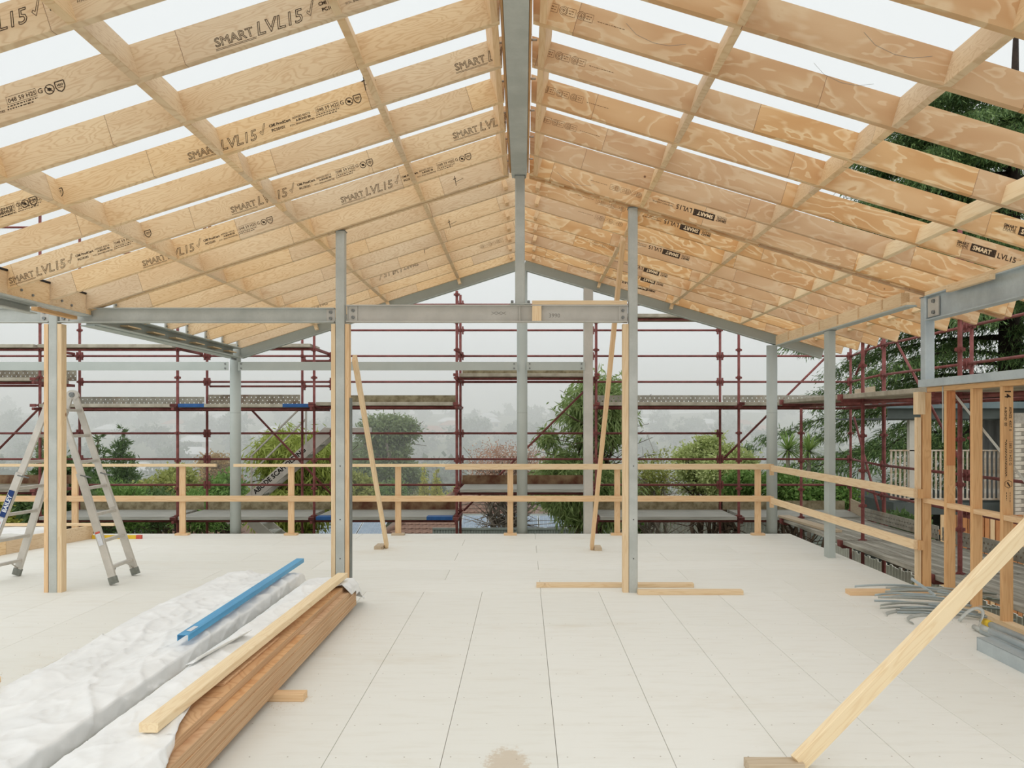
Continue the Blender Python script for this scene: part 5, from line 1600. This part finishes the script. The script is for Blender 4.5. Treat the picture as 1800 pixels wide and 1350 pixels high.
# far hillside: tree crowns and houses
fr = random.Random(21)
fmesh = []
for v in range(5):
    bl = [(fr.uniform(-1.6, 1.6), fr.uniform(-1.6, 1.6), fr.uniform(1.2, 4.6), fr.uniform(0.9, 1.7), fr.uniform(0.9, 1.7), fr.uniform(0.8, 1.4)) for _ in range(9)]
    fmesh.append(leaf_mesh('far_crown', bl, 900, (0.75, 0.5), L['far'], 100 + v, droop=0.1, clump=20, csize=0.7))
FB = [('nearer valley floor', 62, 120), ('lower far slope', 120, 210), ('middle far slope', 210, 310), ('skyline of the far hill', 310, 440)]
placed = []
for nm_, ya, yb in FB:
    for k in range(75):
        s_ = fr.uniform(0.8, 1.5) * (0.85 if ya < 100 else 1.3)
        for _ in range(60):
            Y = fr.uniform(ya, yb); X = fr.uniform(-0.72, 0.68) * Y
            if all((X - a) ** 2 + (Y - b) ** 2 > (3.8 * (s_ + c)) ** 2 for a, b, c in placed): break
        else: continue
        placed.append((X, Y, s_))
        o = bpy.data.objects.new('hillside_tree', fr.choice(fmesh))
        link(o, None, Matrix.Translation((X, Y, gz(X, Y) - 0.8)) @ Matrix.Rotation(fr.random() * 6.28, 4, 'Z') @ Matrix.Scale(s_, 4))
        tag(o, 'misty grey-green tree on the ' + nm_, 'tree', 'misty trees on the ' + nm_)
def far_house():
    w_ = MB().box(-4.5, 4.5, -3.5, 3.5, -2.0, 2.6)
    return w_.mesh('wall', M['housewall'])
hw_ = far_house()
rf = [MB().add([(-5, -4, 2.55), (5, -4, 2.55), (5, 4, 2.55), (-5, 4, 2.55), (-2, 0, 4.6), (2, 0, 4.6)], [(0, 1, 5, 4), (1, 2, 5), (2, 3, 4, 5), (3, 0, 4), (3, 2, 1, 0)]).mesh('roof', M[m_]) for m_ in ('farroof', 'farroof_red')]
wn_ = MB().box(-0.8, 0.8, -3.56, -3.48, 0.6, 1.9).mesh('window', M['soffit'])
for k in range(34):
    for _ in range(80):
        Y = fr.uniform(110, 380); X = fr.uniform(-0.6, 0.55) * Y
        if all((X - a) ** 2 + (Y - b) ** 2 > (6.0 + 3.4 * c) ** 2 for a, b, c in placed): break
    else: continue
    placed.append((X, Y, 1.7))
    red_ = fr.random() < 0.35
    t = thing('hillside_house', ('misty house with a red roof on the far hill' if red_ else 'misty house with a pale roof on the far hill'), 'house', (X, Y, gz(X, Y)), 'red-roofed far houses' if red_ else 'pale-roofed far houses')
    m = Matrix.Translation((X, Y, gz(X, Y) + 0.6)) @ Matrix.Rotation(fr.uniform(-0.6, 0.6), 4, 'Z')
    link(bpy.data.objects.new('wall', hw_), t, m); link(bpy.data.objects.new('roof', rf[1 if red_ else 0]), t, m)
    for dx in (-2.5, 0.2, 2.7): link(bpy.data.objects.new('window', wn_), t, m @ Matrix.Translation((dx, 0, 0)))

# ------------------------------------------------------------------ neighbouring roofs
def hip_house(label, x0, x1, y0, y1, ze, zr, inset, mat, tiles=None):
    t = thing('house', label, 'house', ((x0 + x1) / 2, (y0 + y1) / 2, gz((x0 + x1) / 2, (y0 + y1) / 2)))
    yc = (y0 + y1) / 2
    MB().box(x0 + 0.4, x1 - 0.4, y0 + 0.4, y1 - 0.4, gz(x0, y0) - 1, ze - 0.02).build('wall', M['housewall'], t)
    r = MB().add([(x0, y0, ze), (x1, y0, ze), (x1, y1, ze), (x0, y1, ze), (x0 + inset, yc, zr), (x1 - inset, yc, zr)], [(0, 1, 5, 4), (1, 2, 5), (2, 3, 4, 5), (3, 0, 4), (3, 2, 1, 0)]).build('roof', M[mat], t)
    # tile courses on the slope that faces the building
    rows = 16
    nrm = Vector((0, -(zr - ze), yc - y0)).normalized(); sd = Vector((0, yc - y0, zr - ze)); L_ = sd.length; sd.normalize()
    st = MB(); tm = MB().add([(-0.16, 0, 0.0), (0.16, 0, 0.0), (0.16, 0.0, 0.05), (0.06, 0.0, 0.085), (-0.04, 0.0, 0.05), (-0.16, 0.0, 0.05), (-0.16, 0.42, 0.012), (-0.04, 0.42, 0.012), (0.06, 0.42, 0.047), (0.16, 0.42, 0.012)],
                             [(0, 1, 2, 3, 4, 5), (5, 4, 7, 6), (4, 3, 8, 7), (3, 2, 9, 8)]).mesh('roof_tile', M['tile'])
    cnt = 0
    for j in range(rows):
        f = j / rows; o0 = Vector((0, y0, ze)) + sd * (L_ * f)
        xa, xb = x0 + inset * f + 0.17, x1 - inset * f - 0.17
        x = xa
        while x < xb:
            p = Vector((x, o0.y, o0.z))
            m = Matrix(((1, 0, 0, p.x), (0, sd.y, nrm.y, p.y), (0, sd.z, nrm.z, p.z), (0, 0, 0, 1)))
            if tiles and tiles[0] < x < tiles[1] and cnt < 230:
                link(bpy.data.objects.new('roof_tile', tm), r, m); cnt += 1
            else:
                st.add([m @ v.co for v in tm.vertices], [tuple(pp.vertices) for pp in tm.polygons])
            x += 0.325
    if st.v: tag(st.build('roof_tiles', M['tile'], r), kind='stuff')
    for a, b in (((x0, y0, ze), (x0 + inset, yc, zr)), ((x1, y0, ze), (x1 - inset, yc, zr)), ((x0 + inset, yc, zr), (x1 - inset, yc, zr))):
        MB().tube(Vector(a) + Vector((0, 0, 0.05)), Vector(b) + Vector((0, 0, 0.05)), 0.11, n=8).build('ridge_cap', M['tile'], r, True)
    return t
hip_house('brown tiled house below the middle of the scaffold', -7.2, 2.6, 33.0, 45.0, -3.75, -1.5, 4.3, 'tile_far', (-7.0, -2.2))
hip_house('brown tiled house below the left column', -17.5, -11.6, 33.0, 43.0, -4.2, -2.2, 2.8, 'tile_far', (-15.5, -12.0))
pmesh = MB().box(-0.49, 0.49, -0.8, 0.8, 0.0, 0.03).mesh('frame', M['solar_frame'])
cmesh_ = MB()
for i in range(6):
    for j in range(10):
        cmesh_.box(-0.465 + 0.156 * i, -0.465 + 0.156 * i + 0.148, -0.775 + 0.156 * j, -0.775 + 0.156 * j + 0.148, 0.03, 0.034)
cmesh_ = cmesh_.mesh('cells', M['solar'])
def solar(label, X, Y, Z, tilt, rz, n, grp):
    for i in range(n):
        q = Vector((X + 1.02 * i * math.cos(rz), Y + 1.02 * i * math.sin(rz), Z))
        m = Matrix.Translation(q) @ Matrix.Rotation(rz, 4, 'Z') @ Matrix.Rotation(tilt, 4, 'X')
        t = thing('solar_panel', f'{ORD[i]} panel from the left {label}', 'solar panel', q, grp)
        link(bpy.data.objects.new('frame', pmesh), t, m); link(bpy.data.objects.new('cells', cmesh_), t, m)
t = thing('lean_to', 'low metal roofed annex below the left scaffold bays', 'building', (-7.5, 32, gz(-7.5, 32)))
MB().add([(-9.8, 28.6, -3.35), (-5.9, 28.6, -3.35), (-5.9, 33.0, -2.35), (-9.8, 33.0, -2.35), (-9.8, 28.6, -3.45), (-5.9, 28.6, -3.45), (-5.9, 33.0, -2.45), (-9.8, 33.0, -2.45)], [(0, 1, 2, 3), (7, 6, 5, 4), (0, 4, 5, 1), (1, 5, 6, 2), (2, 6, 7, 3), (3, 7, 4, 0)]).build('roof', M['colorbond'], t)
MB().box(-9.5, -6.2, 29.0, 32.7, gz(-8, 31) - 1, -3.4).build('wall', M['housewall'], t)
tl = math.atan(1.0 / 4.4)
solar('on the annex roof below the left bays', -9.2, 31.6, -2.56, tl, 0.0, 4, 'solar panels on the left annex')
t = thing('lean_to', 'low metal roofed annex right below the middle column', 'building', (-0.4, 30, gz(-0.4, 30)))
MB().add([(-2.6, 27.6, -3.0), (2.0, 27.6, -3.0), (2.0, 32.0, -2.0), (-2.6, 32.0, -2.0), (-2.6, 27.6, -3.1), (2.0, 27.6, -3.1), (2.0, 32.0, -2.1), (-2.6, 32.0, -2.1)], [(0, 1, 2, 3), (7, 6, 5, 4), (0, 4, 5, 1), (1, 5, 6, 2), (2, 6, 7, 3), (3, 7, 4, 0)]).build('roof', M['colorbond'], t)
MB().box(-2.3, 1.7, 28.0, 31.7, gz(0, 30) - 1, -3.0).build('wall', M['housewall'], t)
solar('on the annex below the middle column', -1.95, 30.7, -2.22, tl, 0.0, 4, 'solar panels on the middle annex')
# corrugated metal fence
t = thing('metal_fence', 'grey corrugated metal fence below the middle column', 'fence', (-0.7, 24, gz(0, 24)))
rib = MB()
for i in range(60):
    x = -2.8 + i * 0.085
    rib.box(x, x + 0.05, 23.98, 24.02, -3.9, -1.55 + 0.0)
rib.box(-2.8, 2.3, 24.0, 24.01, -3.9, -1.55)
tag(rib.build('ribbed_sheet', M['colorbond'], t)); bx('top_rail', -2.8, 2.3, 23.96, 24.05, -1.56, -1.5, 'colorbond', t)

def paling_fence(label, a, b, n, ztop, hgt, mat, parent=None):
    a, b = Vector(a), Vector(b)
    t = thing('paling_fence', label, 'fence', a)
    d = (b - a) / n
    ln_ = d.length * 0.86
    rz = math.atan2(d.y, d.x)
    me = MB().box(-ln_ / 2, ln_ / 2, -0.009, 0.009, -hgt, 0).mesh('paling', M[mat])
    for i in range(n):
        p = a + d * (i + 0.5)
        link(bpy.data.objects.new('paling', me), t, Matrix.Translation((p.x, p.y, ztop + 0.02 * math.sin(i * 2.3))) @ Matrix.Rotation(rz, 4, 'Z'))
    for z in (ztop - 0.3, ztop - hgt * 0.8):
        s_ = Vector((-d.y, d.x, 0)).normalized() * 0.03
        beam('fence_rail', (a.x + s_.x, a.y + s_.y, z), (b.x + s_.x, b.y + s_.y, z), 0.04, 0.07, mat, t)
paling_fence('grey timber paling fence beyond the right back bay', (3.9, 24.6, -1.3), (8.2, 23.6, -1.3), 42, -1.3, 2.4, 'paling')
paling_fence('pale timber paling fence below the right side scaffold', (6.35, 16.2, -0.72), (6.35, 6.4, -0.72), 90, -0.72, 2.6, 'paling_pale')

# ------------------------------------------------------------------ neighbour house at right
def right_house():
    t = thing('neighbour_house', 'neighbouring house with balcony and corrugated wall behind the wall frame', 'house', (11, 18, gz(11, 18)))
    Yf_ = 16.4
    e0, e1 = P(1556, 722, Yf_), P(1830, 703, Yf_)
    zf = H - (718 - PY) * Yf_ / F
    x0 = e0.x
    # eave: gutter, fascia, soffit
    bx('gutter', x0, 17, Yf_ - 0.12, Yf_, zf + 0.0, zf + 0.14, 'fascia', t)
    bx('fascia', x0 + 0.06, 17, Yf_ + 0.003, Yf_ + 0.04, zf - 0.22, zf + 0.1, 'soffit', t)
    MB().box(x0 + 0.06, 17, Yf_ + 0.04, 19.6, zf - 0.24, zf - 0.2).build('soffit', M['soffit'], t)
    MB().add([(x0, Yf_, zf + 0.12), (17, Yf_, zf + 0.12), (17, 19.5, zf + 0.16), (x0, 19.5, zf + 0.16), (x0, Yf_, zf + 0.06), (17, Yf_, zf + 0.06), (17, 19.5, zf + 0.1), (x0, 19.5, zf + 0.1)],
             [(0, 1, 2, 3), (7, 6, 5, 4), (0, 4, 5, 1), (1, 5, 6, 2), (2, 6, 7, 3), (3, 7, 4, 0)]).build('roof', M['fascia'], t)
    zb = 0.05
    xp = P(1603, 800, Yf_).x
    bx('veranda_post', xp, xp + 0.12, Yf_ + 0.1, Yf_ + 0.22, -3.4, zf - 0.22, 'housewall', t)
    xw = P(1722, 800, 17.6).x
    bx('balcony_slab', x0 + 0.2, 17, Yf_ + 0.05, 19.5, zb - 0.25, zb, 'soffit', t)
    # corrugated wall: separate ribs
    MB().box(xw, 17, 17.62, 17.8, zb, zf - 0.2).build('wall_sheet', M['corrug'], t)
    k = 0
    x = xw
    while x < 12.6:
        bx('rib', x, x + 0.09, 17.55, 17.618, zb, zf - 0.21, 'corrug', t); x += 0.19
    # balcony railing
    xr0 = P(1569, 800, Yf_).x
    zt_ = H - (791 - PY) * Yf_ / F
    bx('hand_rail', xr0, 13.0, Yf_ + 0.1, Yf_ + 0.15, zt_ - 0.03, zt_, 'balusters', t)
    bx('bottom_rail', xr0, 13.0, Yf_ + 0.1, Yf_ + 0.15, zb + 0.05, zb + 0.09, 'balusters', t)
    n = int((13.0 - xr0) / 0.095)
    me = MB().box(-0.018, 0.018, -0.012, 0.012, zb + 0.06, zt_ - 0.02).mesh('baluster', M['balusters'])
    for i in range(n):
        link(bpy.data.objects.new('baluster', me), t, Matrix.Translation((xr0 + 0.03 + i * 0.095, Yf_ + 0.125, 0)))
    # brick pier
    xb = P(1785, 800, 15.9).x
    pier = bx('brick_pier', xb + 0.006, 13.2, 15.93, 16.3, -3.4, zf - 0.1, 'mortar', t)
    bm = MB().box(0, 0.228, 0, 0.03, 0, 0.074).mesh('brick', M['brick'])
    for j in range(40):
        for i in range(9):
            x = xb + i * 0.24 - (0.12 if j % 2 else 0) + (0.0 if not (j % 2 and i == 0) else 0.12)
            z = -1.7 + j * 0.086
            if z < zf - 0.18: link(bpy.data.objects.new('brick', bm), pier, Matrix.Translation((x, 15.905, z)))
    MB().box(x0 + 0.6, 17, 18.5, 19.4, -3.6, zb - 0.25).build('lower_wall', M['soffit'], t)
right_house()
t = thing('timber_screen', 'orange-brown slatted timber screen below the balcony', 'screen', (8.3, 15.8, -2))
for i in range(26): bx('slat', 8.35 + i * 0.11, 8.44 + i * 0.11, 15.55, 15.58, -3.0, -0.1, 'pine_dark' if i % 3 else 'pine_warm', t)
bx('rail', 8.3, 11.3, 15.585, 15.62, -0.5, -0.4, 'pine_dark', t)

# ------------------------------------------------------------------ haze lying in the valley
hz_ = MB().box(-520, 520, 27, 660, -40, 30).build('valley_haze', bpy.data.materials.new('valley_haze'))
vm = hz_.data.materials[0]; vm.use_nodes = True
vm.node_tree.nodes.clear()
vo = vm.node_tree.nodes.new('ShaderNodeOutputMaterial'); vs_ = vm.node_tree.nodes.new('ShaderNodeVolumeScatter')
vs_.inputs['Color'].default_value = (0.985, 1.0, 0.995, 1); vs_.inputs['Density'].default_value = 0.0052; vs_.inputs['Anisotropy'].default_value = 0.0
vm.node_tree.links.new(vs_.outputs[0], vo.inputs['Volume'])
tag(hz_, 'pale morning haze filling the valley beyond the scaffold', 'haze', kind='stuff')
